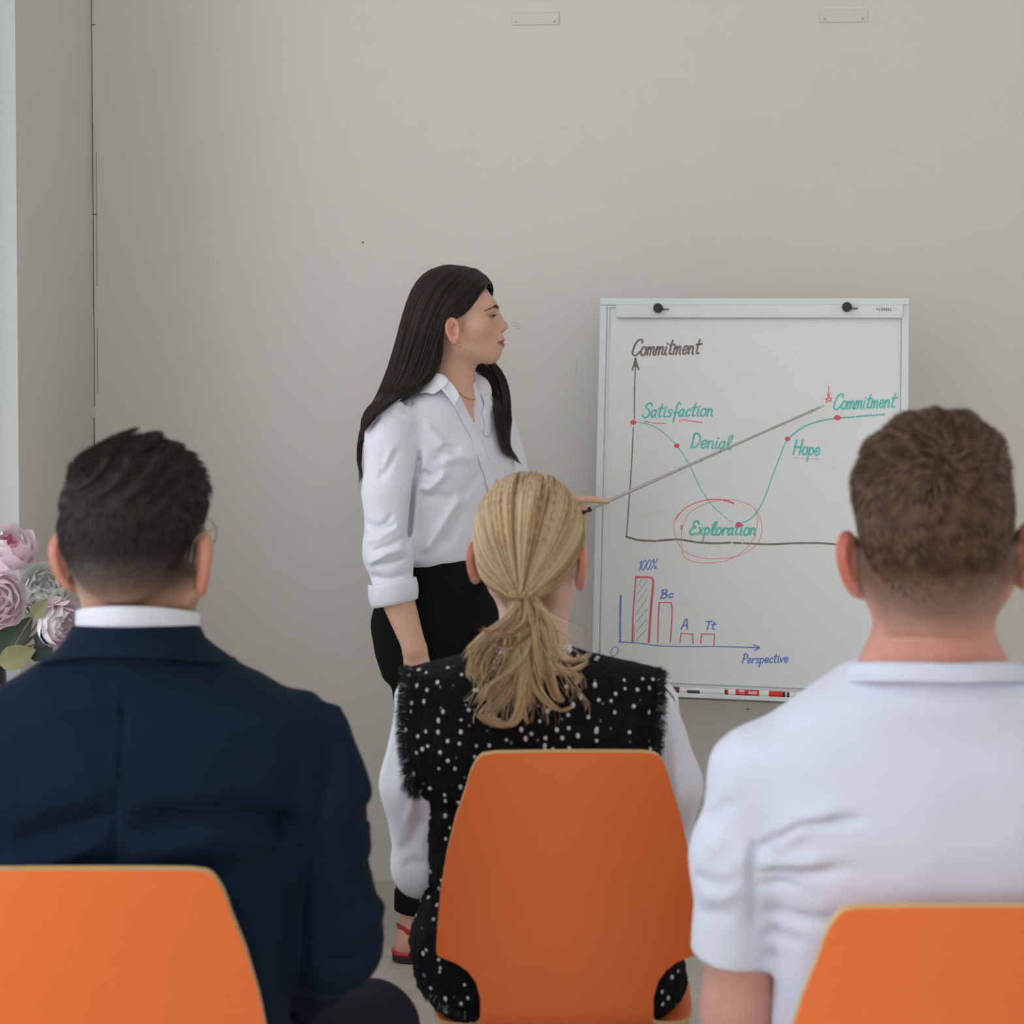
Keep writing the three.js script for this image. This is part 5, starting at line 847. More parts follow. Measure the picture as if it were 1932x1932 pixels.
  lock([[985, 1116], [985, 1200], [965, 1280], [940, 1325], [918, 1350], [932, 1364], [962, 1366]], 0.004, 150, 0.009, 0.015, 0.012);
  lock([[990, 1116], [1000, 1210], [1004, 1262], [1016, 1302], [1040, 1331], [1060, 1340], [1080, 1333]], -0.007, 100, 0.006, 0.008, 0.004);
  lock([[992, 1114], [1022, 1148], [1044, 1189], [1052, 1228], [1070, 1244], [1097, 1244], [1115, 1231]], -0.004, 110, 0.006, 0.008, 0.005);
  lock([[991, 1116], [1016, 1166], [1032, 1208], [1037, 1246], [1056, 1262], [1088, 1262], [1110, 1246]], -0.002, 110, 0.007, 0.009, 0.005);
  lock([[990, 1118], [1014, 1173], [1030, 1235], [1038, 1280], [1052, 1318], [1062, 1324]], -0.002, 110, 0.008, 0.01, 0.005);
  lock([[988, 1118], [1006, 1189], [1012, 1239], [1020, 1275], [1018, 1300]], -0.012, 70, 0.006, 0.007, 0.004);
  lock([[990, 1118], [1022, 1200], [1035, 1262], [1070, 1272], [1090, 1275], [1088, 1292]], 0.002, 70, 0.007, 0.009, 0.005);
  lock([[986, 1118], [1002, 1180], [1002, 1250], [990, 1310], [984, 1345]], 0.004, 260, 0.012, 0.022, 0.012);
  lock([[986, 1118], [988, 1180], [975, 1240], [955, 1290], [930, 1320]], 0.006, 220, 0.011, 0.02, 0.018);
  lock([[985, 1118], [985, 1290], [988, 1340], [994, 1366]], -0.004, 30, 0.004, 0.005, 0.002);
  for (let i = 0; i < 90; i++) { const x = rr(885, 1110), y = rr(1200, 1370); lock([[985, 1118], [lerp(985, x, 0.45) + rr(-15, 15), lerp(1118, y, 0.5)], [x + rr(-8, 8), y - 12], [x + rr(-16, 16), y + rr(0, 14)]], rr(-0.01, 0.008), 2, 0.006, 0.008, 0.004); }
  wpart(g, 'ponytail', tailS.geo(), M.hair, 'wavy blonde ponytail');
  wpart(g, 'hair_tie', (() => { const t = new THREE.TorusGeometry(0.0115, 0.0042, 10, 40); const p = t.attributes.position; for (let i = 0; i < p.count; i++) { const k = 1 + 0.18 * nz(p.getX(i) * 400, p.getY(i) * 400, p.getZ(i) * 400); p.setXYZ(i, p.getX(i) * k, p.getY(i) * k, p.getZ(i) * k); } t.computeVertexNormals(); return t.rotateX(1.15).translate(tie.x - 0.002, tie.y, tie.z + 0.002); })(), std({ color: C(222, 196, 164), roughness: 0.7 }), 'cream hair tie');
  eyebrows(g, head, [lin(120, 88, 60), lin(140, 106, 74)]);
  seatedLegs(g, V(0.032, 0.535, -2.72), V(-0.075, 0.5, -3.12), V(0.14, 0.5, -3.12), V(-0.07, 0.075, -3.08), V(0.13, 0.075, -3.08), M.darkCloth, M.leather, 0.078, 0.058, 0.15, 0.24);
}

// ───────────── woman at the whiteboard (standing) ─────────────
{
  const D = 4.15, Q = (x, y, dz = 0) => P(x, y, D - dz), K = D / FOC;   // dz: metres nearer than the middle of the body
  const g = person('standing woman with long dark hair, white shirt and black trousers pointing at the whiteboard', V(-0.2, 0, -4.13));
  const head = new Pose(Q(855, 625), Math.PI / 2 - rad(5), rad(2), 0, 1.0), eo = { out: 0.3, ear: 0.9, jaw: 0.98, earZ: 0.017, earW: 0.005 }, hf = head.field(headField({ ...eo, only: -1 })), earN = head.field(earField(1, 0.3, 0.9, 0.017, 0.005));
  const neck = cap(Q(857, 650, 0), Q(848, 760, -0.02), 0.049, 0.056), skinTop = blend(0.028, hf, neck), yc = Q(0, 742).y;
  // torso turned towards the room; yaw −133°
  const yaw = rad(-133), T = (y, c, rx, f, b, n = 2.3) => { const p = Q(c, y, -0.005); return [p.y, p.x, p.z, rx, f, b, n]; };
  const rows = [T(716, 850, 0.058, 0.056, 0.058, 2), T(732, 849, 0.075, 0.062, 0.066, 2), T(745, 846, 0.11, 0.07, 0.074, 2.1), T(760, 843, 0.142, 0.078, 0.083, 2.2), T(780, 840, 0.166, 0.09, 0.092, 2.3), T(815, 838, 0.178, 0.112, 0.1), T(855, 840, 0.178, 0.136, 0.104), T(900, 838, 0.174, 0.142, 0.106), T(960, 836, 0.172, 0.138, 0.11), T(1010, 834, 0.172, 0.136, 0.114), T(1038, 834, 0.168, 0.132, 0.114), T(1054, 835, 0.156, 0.124, 0.108), T(1064, 835, 0.14, 0.11, 0.1)];
  const torso = loft(rows, yaw);
  const aR = [Q(738, 805, 0.125), Q(734, 930, 0.155), Q(732, 1045, 0.175), Q(744, 1112, 0.185), Q(782, 1222, 0.205)], aL = [Q(930, 805, -0.12), Q(970, 940, -0.1), Q(1008, 950, -0.11)];
  const slR = blend(0.02, cap(aR[0], aR[1], 0.062, 0.0575), cap(aR[1], aR[2], 0.0575, 0.054), cap(aR[2], aR[3], 0.054, 0.046)), slL = blend(0.03, cap(aL[0], aL[1], 0.058, 0.052), cap(aL[1], aL[1].clone().lerp(aL[2], 0.25), 0.05, 0.047));
  const pt = (l, dz = 0.2) => l.map(([x, y]) => Q(x, y, dz));
  const base = (x, y, z) => { const d = smin(torso(x, y, z), slR(x, y, z), 0.014); return smin(d, slL(x, y, z), 0.02); };
  const hb = (x, y) => hit(base, x, y, D - 0.35, D + 0.3) ?? Q(x, y, 0.1), wedge = cap(hb(882, 742), hb(907, 806), 0.031, 0.009), wedge2 = cap(hb(874, 724), hb(886, 748), 0.036, 0.028);
  const nhole = cap(Q(854, 660), Q(849, 900), 0.051, 0.054), nhY = Q(0, 728).y;
  let shirtF = folds(base, [
    [pt([[790, 850], [788, 880], [778, 920], [772, 980], [764, 1048]]), 0.006, 0.009], [pt([[779, 838], [787, 870], [790, 850]]), 0.006, 0.003],
    [pt([[786, 898], [800, 893], [815, 903]]), 0.005, 0.005], [pt([[786, 920], [808, 926], [836, 900], [838, 888]]), 0.009, -0.006], [pt([[796, 940], [826, 938], [858, 945]]), 0.01, 0.005], [pt([[862, 930], [862, 950], [840, 985], [810, 1030], [795, 1048]]), 0.01, -0.007], [pt([[878, 960], [858, 1000], [830, 1040]]), 0.011, 0.005],
    [pt([[800, 800], [828, 830], [838, 846]]), 0.009, -0.005], [pt([[815, 870], [840, 850], [870, 855]]), 0.01, 0.006], [pt([[830, 880], [860, 862], [900, 870]]), 0.012, -0.004], [pt([[905, 890], [880, 930], [850, 950]]), 0.012, 0.004],
    [pt([[748, 765], [756, 772], [764, 788]]), 0.005, 0.002], [pt([[757, 762], [763, 774], [770, 786]]), 0.004, 0.002], [pt([[767, 756], [772, 768]]), 0.004, 0.002], [pt([[735, 776], [742, 782], [760, 792], [776, 815], [787, 845]]), 0.005, 0.0022],
    [pt([[722, 850], [722, 880], [716, 915]]), 0.007, 0.0025], [pt([[752, 845], [738, 870], [722, 905]]), 0.008, 0.003], [pt([[745, 840], [730, 868], [718, 890]]), 0.008, -0.0025], [pt([[690, 822], [702, 800], [716, 785]]), 0.006, 0.005], [pt([[768, 1010], [740, 1025], [700, 1040]]), 0.006, 0.004], [pt([[775, 1030], [735, 1040], [692, 1064]]), 0.007, -0.004], [pt([[770, 1050], [740, 1060], [700, 1065]]), 0.006, 0.004], [pt([[690, 985], [720, 1000], [750, 990]]), 0.007, 0.004], [pt([[688, 1020], [715, 1015], [760, 985]]), 0.007, -0.003], [pt([[700, 1085], [730, 1090], [770, 1082]]), 0.006, 0.005], [pt([[742, 965], [730, 985], [700, 1000]]), 0.006, 0.003],
  ].map(([p, w, a]) => [p, w * 1.1, a * 1.6]), -D + 0.0);
  const shirtC = (x, y, z) => { let d = shirtF(x, y, z) + 0.0022 * nz(x * 24, y * 24, z * 24); d = smax(d, -smax(nhole(x, y, z), nhY - y, 0.004), 0.004); return smax(d, -smin(wedge(x, y, z), wedge2(x, y, z), 0.01), 0.003); };
  const hemN = aR[4].clone().sub(aR[3]).normalize(), hemP = Q(743, 1122, 0.185), elR = slR;
  const cutCuff = (x, y, z) => { const s = (x - hemP.x) * hemN.x + (y - hemP.y) * hemN.y + (z - hemP.z) * hemN.z; return s > -0.02 && elR(x, y, z) < 0.02 ? Math.max(shirtC(x, y, z), s) : shirtC(x, y, z); };
  const shirt = wpart(g, 'shirt', mesh(cutCuff, V(-0.42, 0.83, -4.36), V(0.12, 1.4, -3.86), 0.0046, { uv: (x, y, z) => [x + z, y] }), M.shirtWhite);
  // rolled cuff
  { const ax_ = V(0.1, -1, 0.04).normalize(), up = ax_.clone().negate(), c = Q(742, 1115, 0.183), sx = V(0.98, 0.12, 0).addScaledVector(ax_, -ax_.dot(V(0.98, 0.12, 0))).normalize(), sz = new THREE.Vector3().crossVectors(ax_, sx);
    const ringAt = (h, r, tilt) => [...Array(25)].map((_, i) => { const a = i / 24 * Math.PI * 2; return c.clone().addScaledVector(up, h + tilt * Math.cos(a)).addScaledVector(sx, r * Math.cos(a) * 1.04).addScaledVector(sz, r * Math.sin(a)).addScaledVector(sx, 0.0015 * Math.sin(a * 5)); });
    wpart(shirt, 'rolled_cuff', join([strip(ringAt(0.023, 0.0505, 0.004), ringAt(-0.026, 0.0495, 0.005), 0.006, 60, 6, 0.003), strip(ringAt(-0.026, 0.0495, 0.005), ringAt(-0.026, 0.04, 0.005), 0.004, 60, 2)]), M.shirtWhite); }
  // button band, collar, buttons
  const on = (l, off = 0.003) => l.map(([x, y]) => { const p = hit(base, x, y, D - 0.35, D + 0.25); if (!p) return Q(x, y, 0.05); const n = grad(base, p, 0.006); return p.addScaledVector(n, off); });
  wpart(shirt, 'button_band', strip(on([[846, 727], [862, 742], [880, 776], [903, 822], [918, 862], [932, 905], [941, 960]]), on([[836, 738], [850, 755], [866, 786], [888, 828], [902, 868], [915, 908], [924, 960]]), 0.003, 50, 4, 0.001), M.shirtWhite);
  wpart(shirt, 'button_band', strip(on([[906, 745], [912, 762], [908, 780], [913, 800], [911, 822]], 0.003), on([[924, 748], [928, 764], [925, 782], [926, 802], [921, 826]], 0.002), 0.0025, 30, 4, 0.001), M.shirtWhite);
  wpart(shirt, 'collar', strip([Q(806, 716, 0.065), Q(821, 706, 0.073), Q(834, 707, 0.077), Q(846, 716, 0.08)], [Q(792, 742, 0.09), Q(806, 741, 0.1), Q(817, 743, 0.106), Q(842, 727, 0.096)], 0.004, 24, 5, 0.003), M.shirtWhite);
  wpart(shirt, 'collar', strip([Q(833, 708, 0.07), Q(846, 718, 0.078), Q(858, 731, 0.086), Q(868, 748, 0.1)], [Q(824, 728, 0.094), Q(836, 738, 0.1), Q(848, 752, 0.108), Q(858, 768, 0.118)], 0.004, 24, 5, 0.002), M.shirtWhite);
  wpart(shirt, 'collar', strip([Q(884, 714, -0.045), Q(895, 722, -0.035), Q(905, 736, -0.02), Q(910, 754, 0)], [Q(902, 706, -0.075), Q(918, 717, -0.065), Q(927, 738, -0.045), Q(921, 762, -0.02)], 0.004, 24, 5, 0.002), M.shirtWhite);
  for (const [x, y] of [[917, 814], [921, 863], [937, 907]]) { const p = hit(base, x, y, D - 0.35, D + 0.25), n = grad(base, p, 0.006); const b = new THREE.CylinderGeometry(0.0052, 0.0056, 0.0022, 18); b.applyQuaternion(new THREE.Quaternion().setFromUnitVectors(V(0, 1, 0), n)); p.addScaledVector(n, 0.006); wpart(shirt, 'button', b.translate(p.x, p.y, p.z), std({ color: C(232, 230, 228), roughness: 0.3 })); }
  // trousers
  const hipYaw = rad(-118), TT = (y, c, rx, f, b, n = 2.2) => { const p = Q(c, y, 0); return [p.y, p.x, p.z, rx, f, b, n]; };
  const hips = loft([TT(1040, 836, 0.142, 0.112, 0.1), TT(1056, 836, 0.145, 0.125, 0.1), TT(1090, 830, 0.155, 0.14, 0.112), TT(1130, 822, 0.166, 0.15, 0.126), TT(1175, 819, 0.174, 0.155, 0.132), TT(1220, 822, 0.172, 0.15, 0.124), TT(1270, 824, 0.16, 0.105, 0.1)], hipYaw);
  const legR = blend(0.03, cap(Q(790, 1220, 0.06), Q(806, 1340, 0.07), 0.082, 0.07), cap(Q(806, 1340, 0.07), Q(806, 1480, 0.075), 0.07, 0.055), cap(Q(806, 1480, 0.075), Q(786, 1600, 0.06), 0.055, 0.054), cap(Q(786, 1600, 0.06), Q(781, 1712, 0.05), 0.053, 0.041));
  const legL = blend(0.03, cap(Q(872, 1220, -0.07), Q(880, 1340, -0.08), 0.082, 0.07), cap(Q(880, 1340, -0.08), Q(878, 1480, -0.08), 0.07, 0.055), cap(Q(878, 1480, -0.08), Q(862, 1600, -0.09), 0.055, 0.054), cap(Q(862, 1600, -0.09), Q(858, 1705, -0.1), 0.053, 0.041));
  const hemY = Q(0, 1716, 0.05).y, trF = (x, y, z) => smax(smin(hips(x, y, z), smin(legR(x, y, z), legL(x, y, z), 0.012), 0.03) + 0.0015 * nz(x * 20, y * 20, z * 20), hemY - y + 0.1 * (x + 0.24), 0.004);
  const tr = wpart(g, 'trousers', mesh(trF, V(-0.4, 0.08, -4.36), V(0.05, 0.97, -3.95), 0.0068, { uv: (x, y, z) => [x + z, y] }), M.darkCloth);
  { const c = Q(781, 1700, 0.05), r = (h, q) => [...Array(21)].map((_, i) => { const a = i / 20 * Math.PI * 2; return V(c.x + q * Math.cos(a), c.y + h - 0.006 * Math.cos(a), c.z + q * Math.sin(a)); }); wpart(tr, 'turned_hem', strip(r(0.02, 0.0435), r(-0.022, 0.0445), 0.005, 40, 3), M.darkCloth); }
  // body: head, neck and chest, forearms and hands, feet
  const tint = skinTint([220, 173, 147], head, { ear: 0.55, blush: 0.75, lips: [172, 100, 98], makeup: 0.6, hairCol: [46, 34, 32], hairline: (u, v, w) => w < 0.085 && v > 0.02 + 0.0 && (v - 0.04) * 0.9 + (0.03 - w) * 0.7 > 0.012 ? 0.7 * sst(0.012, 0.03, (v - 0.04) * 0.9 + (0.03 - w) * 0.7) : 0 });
  const chest = (x, y, z) => smin(torso(x, y, z) + 0.013, neck(x, y, z), 0.03);
  const HR = new HandFrame(aR[4].clone(), V(0.18, -1, 0.02), V(-0.35, 0, 1), false), hR = HR.f(handField([[0.15, 0.25, 0.15], [0.2, 0.3, 0.2], [0.25, 0.35, 0.2], [0.3, 0.35, 0.2]], [[0.032, 0.05, -0.016], [0.04, 0.08, -0.022], [0.042, 0.104, -0.024]], 0.9, 0.03));
  const foreR = cap(aR[3], aR[4], 0.04, 0.0265), foreL = cap(aL[1].clone().lerp(aL[2], 0.2), P(1006, 944, 4.262), 0.04, 0.028);
  // the left hand lies on the pointer: first finger along it, the others closed round its handle
  const grip = P(1112, 961, 4.25), tipP = P(1555, 765, 4.355), axis = tipP.clone().sub(grip).normalize();
  const HL = new HandFrame(P(1000, 941, 4.262), V(0.99, 0.055, 0.03), V(-0.02, 1, 0.12), true);
  HL.x.copy(new THREE.Vector3().crossVectors(HL.y, HL.z)); if (HL.x.z < 0) HL.x.negate();
  const hL = HL.f(handField([[0.05, 0.06, 0.1], [0.75, 1.15, 0.8], [0.95, 1.25, 0.8], [1.05, 1.25, 0.8]], [[0.036, 0.05, -0.02], [0.034, 0.078, -0.028], [0.024, 0.098, -0.034]], 1.04, 0.04));
  const foot = (a, s) => blend(0.025, cap(Q(781 + a, 1700, 0.05 - s), Q(779 + a, 1765, 0.05 - s), 0.032, 0.031), cap(Q(766 + a, 1790, 0.05 - s), Q(840 + a, 1797, 0.06 - s), 0.0285, 0.025), cap(Q(840 + a, 1797, 0.06 - s), Q(905 + a, 1802, 0.075 - s), 0.026, 0.016), cap(Q(779 + a, 1765, 0.05 - s), Q(860 + a, 1795, 0.06 - s), 0.03, 0.026)), footR = foot(0, 0), footL = foot(80, 0.15);
  const yN = Q(0, 700).y;
  wpart(g, 'body', join([
    mesh(above((x, y, z) => smin(skinTop(x, y, z), chest(x, y, z), 0.01), yc - 0.14), V(-0.3, yc - 0.15, -4.34), V(0.05, 1.66, -3.94), 0.0026, { color: tint }),
    mesh(below((x, y, z) => Math.min(torso(x, y, z) + 0.024, smin(hips(x, y, z), smin(legR(x, y, z), legL(x, y, z), 0.01), 0.03) + 0.012, slL(x, y, z) + 0.022, slR(x, y, z) + 0.022), yc - 0.13), V(-0.42, 0.1, -4.36), V(0.14, yc - 0.1, -3.9), 0.013, { color: tint }),
    mesh(blend(0.012, foreR, hR), V(-0.34, 0.6, -4.08), V(-0.12, 0.92, -3.84), 0.0034, { color: tint }),
    mesh(blend(0.014, foreL, hL), V(-0.06, 0.95, -4.36), V(0.26, 1.18, -4.12), 0.0028, { color: tint }),
    mesh(earN, ...near(head.out(V(0.08, 0, 0.01)), 0.042), 0.0011, { color: tint }),
    mesh(footR, V(-0.36, 0.0, -4.2), V(0.0, 0.16, -4.0), 0.0042, { color: tint }), mesh(footL, V(-0.26, 0.0, -4.36), V(0.1, 0.16, -4.14), 0.006, { color: tint }),
  ]), M.skin);
  // slingback sandals: dark sole, red insole and strap
  for (const [a, s] of [[0, 0], [80, 0.15]]) {
    const A = Q(766 + a, 1806, 0.05 - s), B = Q(905 + a, 1812, 0.075 - s), slab = (r, y0, y1) => { const c = cap(V(A.x, 0, A.z), V(B.x, 0, B.z), 0.032 + r, 0.036 + r); return mesh((x, y, z) => smax(c(x, 0, z), Math.abs(y - (y0 + y1) / 2) - (y1 - y0) / 2, 0.003), V(A.x - 0.06, y0 - 0.01, Math.min(A.z, B.z) - 0.06), V(B.x + 0.06, y1 + 0.01, Math.max(A.z, B.z) + 0.06), 0.0042); };
    const sh = wpart(g, 'sandal', slab(0.003, 0.018, 0.027), M.red, 'red slingback sandal with a black sole');
    wpart(sh, 'sole', slab(0.001, 0.001, 0.0185), M.black, 'black sole');
    const st = [Q(862 + a, 1800, 0.1 - s), Q(800 + a, 1778, 0.088 - s), Q(766 + a, 1757, 0.083 - s), Q(748 + a, 1748, 0.05 - s), Q(766 + a, 1757, 0.017 - s), Q(800 + a, 1778, 0.012 - s), Q(862 + a, 1800, 0.016 - s)];
    wpart(sh, 'strap', strip(st.map((p) => p.clone().add(V(0, 0.008, 0))), st.map((p) => p.clone().add(V(0.004, -0.008, 0))), 0.003, 60, 3), M.red, 'red heel strap');
  }
  // jewellery
  { const e = head.out(V(-0.0815, -0.029, -0.001)); const near_ = head.out(V(-0.08, 0, 0)).z > head.out(V(0.08, 0, 0)).z; for (const s of near_ ? [-1, 1] : [1, -1]) { const p = Q(867, 651, s === (near_ ? -1 : 1) ? 0.084 : -0.084); wpart(g, 'earring', new THREE.TorusGeometry(0.0058, 0.0011, 10, 32).rotateY(1.05).translate(p.x, p.y, p.z), M.gold, 'small gold hoop'); } 
    const nk = []; for (let i = 0; i <= 16; i++) { const p = hit(chest, 866 + i * 2.2, 741 + 13 * Math.sin(i / 16 * 2.2), D - 0.3, D + 0.2); if (p) nk.push(p.addScaledVector(grad(chest, p, 0.005), 0.0012)); }
    if (nk.length > 4) { wpart(g, 'necklace', tube(nk, 0.0014, 60, 6), M.gold, 'thin gold necklace'); }
}
  // eyebrows and lashes
  const hk = [lin(56, 43, 40), lin(38, 29, 28), lin(80, 61, 56)];
  eyebrows(g, head, [lin(70, 52, 46), lin(56, 41, 37), lin(92, 70, 60)], 170);
  for (const s of [-1, 1]) { const E = new Strands(); for (let i = 0; i < 46; i++) { const a = i / 45 * 2 - 1, p = V(s * (0.0315 + a * 0.0125), 0.0388 - 0.003 * a * a, 0.0975 - 0.0075 * a * a - 0.002 * a); E.add([p, p.clone().add(V(s * 0.0015 * (1 + a), 0.0006, 0.004)), p.clone().add(V(s * 0.003 * (1 + a), 0.004, 0.0085))].map((q) => head.out(q)), 0.0005, 0.0002, hk[1]); if (i % 2) { const q = V(s * (0.0315 + a * 0.012), 0.0322 + 0.002 * a * a, 0.096 - 0.007 * a * a); E.add([q, q.clone().add(V(s * 0.001, -0.0025, 0.003))].map((w) => head.out(w)), 0.0003, 0.00015, hk[1]); } } wpart(g, 'eyelashes', E.geo(), M.hairSoft).userData.kind = 'stuff'; }
  // long straight hair parted along the crown
  const S = new Strands(), sheets = [];
  const G = (l) => new THREE.CatmullRomCurve3(l.map(([x, y, z]) => { const p = y > 690 ? hit(base, x, y, D - 0.35, D + 0.25) : null; return p && -p.z - 0.021 < D - z ? P(x, y, -p.z - 0.021) : Q(x, y, z); }), false, 'centripetal');
  const outOf = (p) => { for (let k = 0; k < 3; k++) { const d = base(p.x, p.y, p.z); if (d >= 0.008) break; p.addScaledVector(grad(base, p, 0.006), 0.0085 - d); } return p; };
  function hairSheet(guides, n, jit, r, N = 24, inner = 0.008, keep = 1) {
    const cs = guides.map(G), pts = cs.map((c) => c.getPoints(N));
    for (let i = 0; i < n; i++) {
      const u = rnd() * (cs.length - 1) * 0.9999, a = u | 0, t = u - a, o = rr(-1, 1), w = rr(0, 50), end = rr(0.86, 1), col = hk[rnd() * rnd() * 3 | 0], cc = rnd() < 0.12 ? lin(84, 66, 62) : col, p = [];
      for (let k = 0; k <= N; k++) { const s = k / N * end, f = Math.min(N - 1e-6, s * N), q = f | 0, h = f - q, A = pts[a][q].clone().lerp(pts[a][q + 1], h), Bp = pts[a + 1][q].clone().lerp(pts[a + 1][q + 1], h); A.lerp(Bp, t); const j = jit * (0.25 + s); p.push(outOf(A.add(V(j * 0.5 * nz(w, s * 2.5, 0), j * 0.5 * nz(w, s * 2.5, 7), j * o * 0.8 + j * 0.6 * nz(w, s * 2.2, 3))))); }
      S.add(p, r, r * 0.6, cc);
    }
    if (inner) {                                         // the closed mass under the strands
      const W = (cs.length - 1) * 6 + 1, grid_ = []; for (let k = 0; k <= N; k++) for (let j = 0; j < W; j++) { const u = Math.min(cs.length - 1.0001, j / 6), a = u | 0, t = u - a; const mid = (cs.length - 1) / 2, mp = pts[mid | 0][k].clone().lerp(pts[Math.ceil(mid)][k], 0.5); grid_.push(outOf(pts[a][k].clone().lerp(pts[a + 1][k], t).lerp(mp, 0.92 * sst(0.72, 1, k / N)))); }
      const pos = [], idx = [], col = [], O = grid_.length, c = Q(850, 600, 0); for (const s of [0.002, inner]) grid_.forEach((p, k) => { const row = (k / W | 0) / N, d = V(c.x, lerp(c.y, p.y, sst(0.2, 0.5, row)), c.z - 0.02).sub(p).normalize(), q = p.clone().addScaledVector(d, s * (1 - 0.8 * sst(0.75, 1, row))); pos.push(q.x, q.y, q.z); const h = clamp(0.5 + nz((k % W) * 0.8, row * 2, 4), 0, 1); col.push(...hk[1].map((v, i) => lerp(v, hk[0][i], h))); });
      for (let k = 0; k < N; k++) for (let j = 0; j < W - 1; j++) { const a = k * W + j; idx.push(a, a + 1, a + W, a + 1, a + W + 1, a + W, O + a, O + a + W, O + a + 1, O + a + 1, O + a + W, O + a + W + 1); }
      for (let k = 0; k < N; k++) for (const j of [0, W - 1]) { const a = k * W + j; idx.push(a, a + W, O + a, a + W, O + a + W, O + a); } for (let j = 0; j < W - 1; j++) for (const k of [0, N]) { const a = k * W + j; idx.push(a, O + a, a + 1, a + 1, O + a, O + a + 1); }
      const ge = new THREE.BufferGeometry(); ge.setAttribute('position', new THREE.Float32BufferAttribute(pos, 3)); ge.setAttribute('color', new THREE.Float32BufferAttribute(col, 3)); ge.setAttribute('uv', new THREE.Float32BufferAttribute(new Float32Array(pos.length / 3 * 2), 2)); ge.setIndex(idx); ge.computeVertexNormals(); sheets.push(ge);
    }
  }
  const n0 = [[925, 532, 0.0], [913, 545, 0.045], [895, 572, 0.07], [872, 596, 0.084], [848, 604, 0.09], [836, 622, 0.088], [834, 668, 0.076], [822, 705, 0.078], [798, 728, 0.1], [765, 747, 0.1], [730, 768, 0.085], [704, 786, 0.06]];
  const n1 = [[915, 519, 0.004], [892, 540, 0.062], [864, 575, 0.086], [838, 605, 0.094], [824, 645, 0.088], [812, 685, 0.082], [792, 722, 0.09], [764, 743, 0.095], [730, 763, 0.08], [702, 785, 0.055], [686, 812, 0.035]];
  const n2 = [[897, 507, 0.004], [868, 525, 0.062], [837, 562, 0.09], [814, 607, 0.096], [799, 657, 0.086], [782, 703, 0.08], [757, 738, 0.082], [727, 762, 0.07], [700, 788, 0.045], [684, 818, 0.025], [677, 850, 0.02]];
  const n3 = [[872, 502, 0.002], [842, 515, 0.055], [808, 552, 0.08], [788, 603, 0.082], [773, 655, 0.07], [757, 705, 0.055], [736, 742, 0.045], [710, 774, 0.03], [690, 806, 0.02], [679, 838, 0.01], [677, 866, 0.01]];
  const n4 = [[850, 500, 0], [816, 510, 0.03], [785, 543, 0.045], [767, 595, 0.042], [753, 650, 0.03], [739, 700, 0.02], [719, 742, 0.01], [697, 776, 0], [682, 815, -0.01], [676, 850, -0.01], [679, 890, -0.01]];
  const n5 = [[838, 501, 0], [804, 514, 0], [778, 546, 0], [759, 600, 0], [745, 655, -0.01], [730, 703, -0.015], [712, 745, -0.02], [694, 778, -0.02], [680, 818, -0.03], [676, 860, -0.03], [689, 925, -0.03]];
  hairSheet([n0, n1, n2, n3, n4, n5], 2300, 0.012, 0.00055);
  const mirror = (l, k = 1) => l.map(([x, y, z], i) => [x, y, -z * k]);
  const m3 = n3.map(([x, y, z], i) => [x + 3, y + 2, -Math.abs(z) - 0.005]), m4 = n4.map(([x, y, z]) => [x + 2, y, -Math.abs(z) - 0.004]);
  hairSheet([n5, m4, m3], 500, 0.012, 0.00055);
  const f0 = [[926, 531, -0.004], [931, 546, -0.05], [925, 580, -0.075], [915, 620, -0.088], [918, 665, -0.09], [938, 700, -0.08], [952, 740, -0.065], [954, 790, -0.055], [953, 830, -0.05], [966, 862, -0.045], [988, 878, -0.04]];
  const f1 = [[918, 521, -0.004], [918, 545, -0.06], [905, 580, -0.085], [898, 620, -0.094], [915, 665, -0.096], [946, 700, -0.088], [961, 740, -0.075], [964, 790, -0.065], [959, 830, -0.06], [962, 850, -0.055], [975, 868, -0.05]];
  const f2 = [[900, 508, -0.006], [890, 540, -0.07], [878, 580, -0.092], [876, 620, -0.098], [896, 660, -0.1], [922, 695, -0.094], [940, 740, -0.085], [948, 790, -0.07], [949, 830, -0.065], [955, 852, -0.06], [962, 866, -0.055]];
  const f3 = m3.map((q, i) => i < 5 ? q : [lerp(q[0], [0, 0, 0, 0, 0, 905, 920, 932, 940, 948, 955][i] || q[0], 1), [0, 0, 0, 0, 0, 700, 740, 780, 820, 845, 860][i] || q[1], -0.08]);
  hairSheet([f0, f1], 420, 0.006, 0.00055, 24, 0.006); hairSheet([f1, f2], 220, 0.014, 0.0005, 24, 0);
  hairSheet([f2, f3], 160, 0.02, 0.0005, 24, 0); hairSheet([m3.map((q, i) => i > 4 ? f3[i] : q), f2], 60, 0.02, 0.0005, 24, 0);
  // skull cover so that no scalp shows through, loose single hairs
  const skull = blend(0.03, ell(0, 0.048, -0.001, 0.0735, 0.089, 0.098), ell(0, 0.01, -0.046, 0.056, 0.05, 0.043));
  const cover = head.field((u, v, w) => smax(skull(u, v, w) - 0.0065, 0.034 - ((v - 0.034) * 0.9 + (0.034 - w) * 0.72 - 0.03 * sst(0.05, 0.02, Math.abs(u)) * 0), 0.006));
  sheets.push(mesh(cover, V(-0.32, 1.1, -4.28), V(0.0, 1.68, -4.02), 0.004, { color: () => hk[1] }));
  for (let i = 0; i < 26; i++) { const a = rnd(), x = lerp(877, 869, a) + rr(-2, 2), y = lerp(596, 624, a); const p = hit(hf, x, y, D - 0.2, D + 0.1); if (p) S.add([p, p.clone().add(V(0.003, -0.004, 0.001)), p.clone().add(V(rr(0.002, 0.007), -0.009, 0))], 0.00013, 0.00008, lin(120, 88, 72)); }
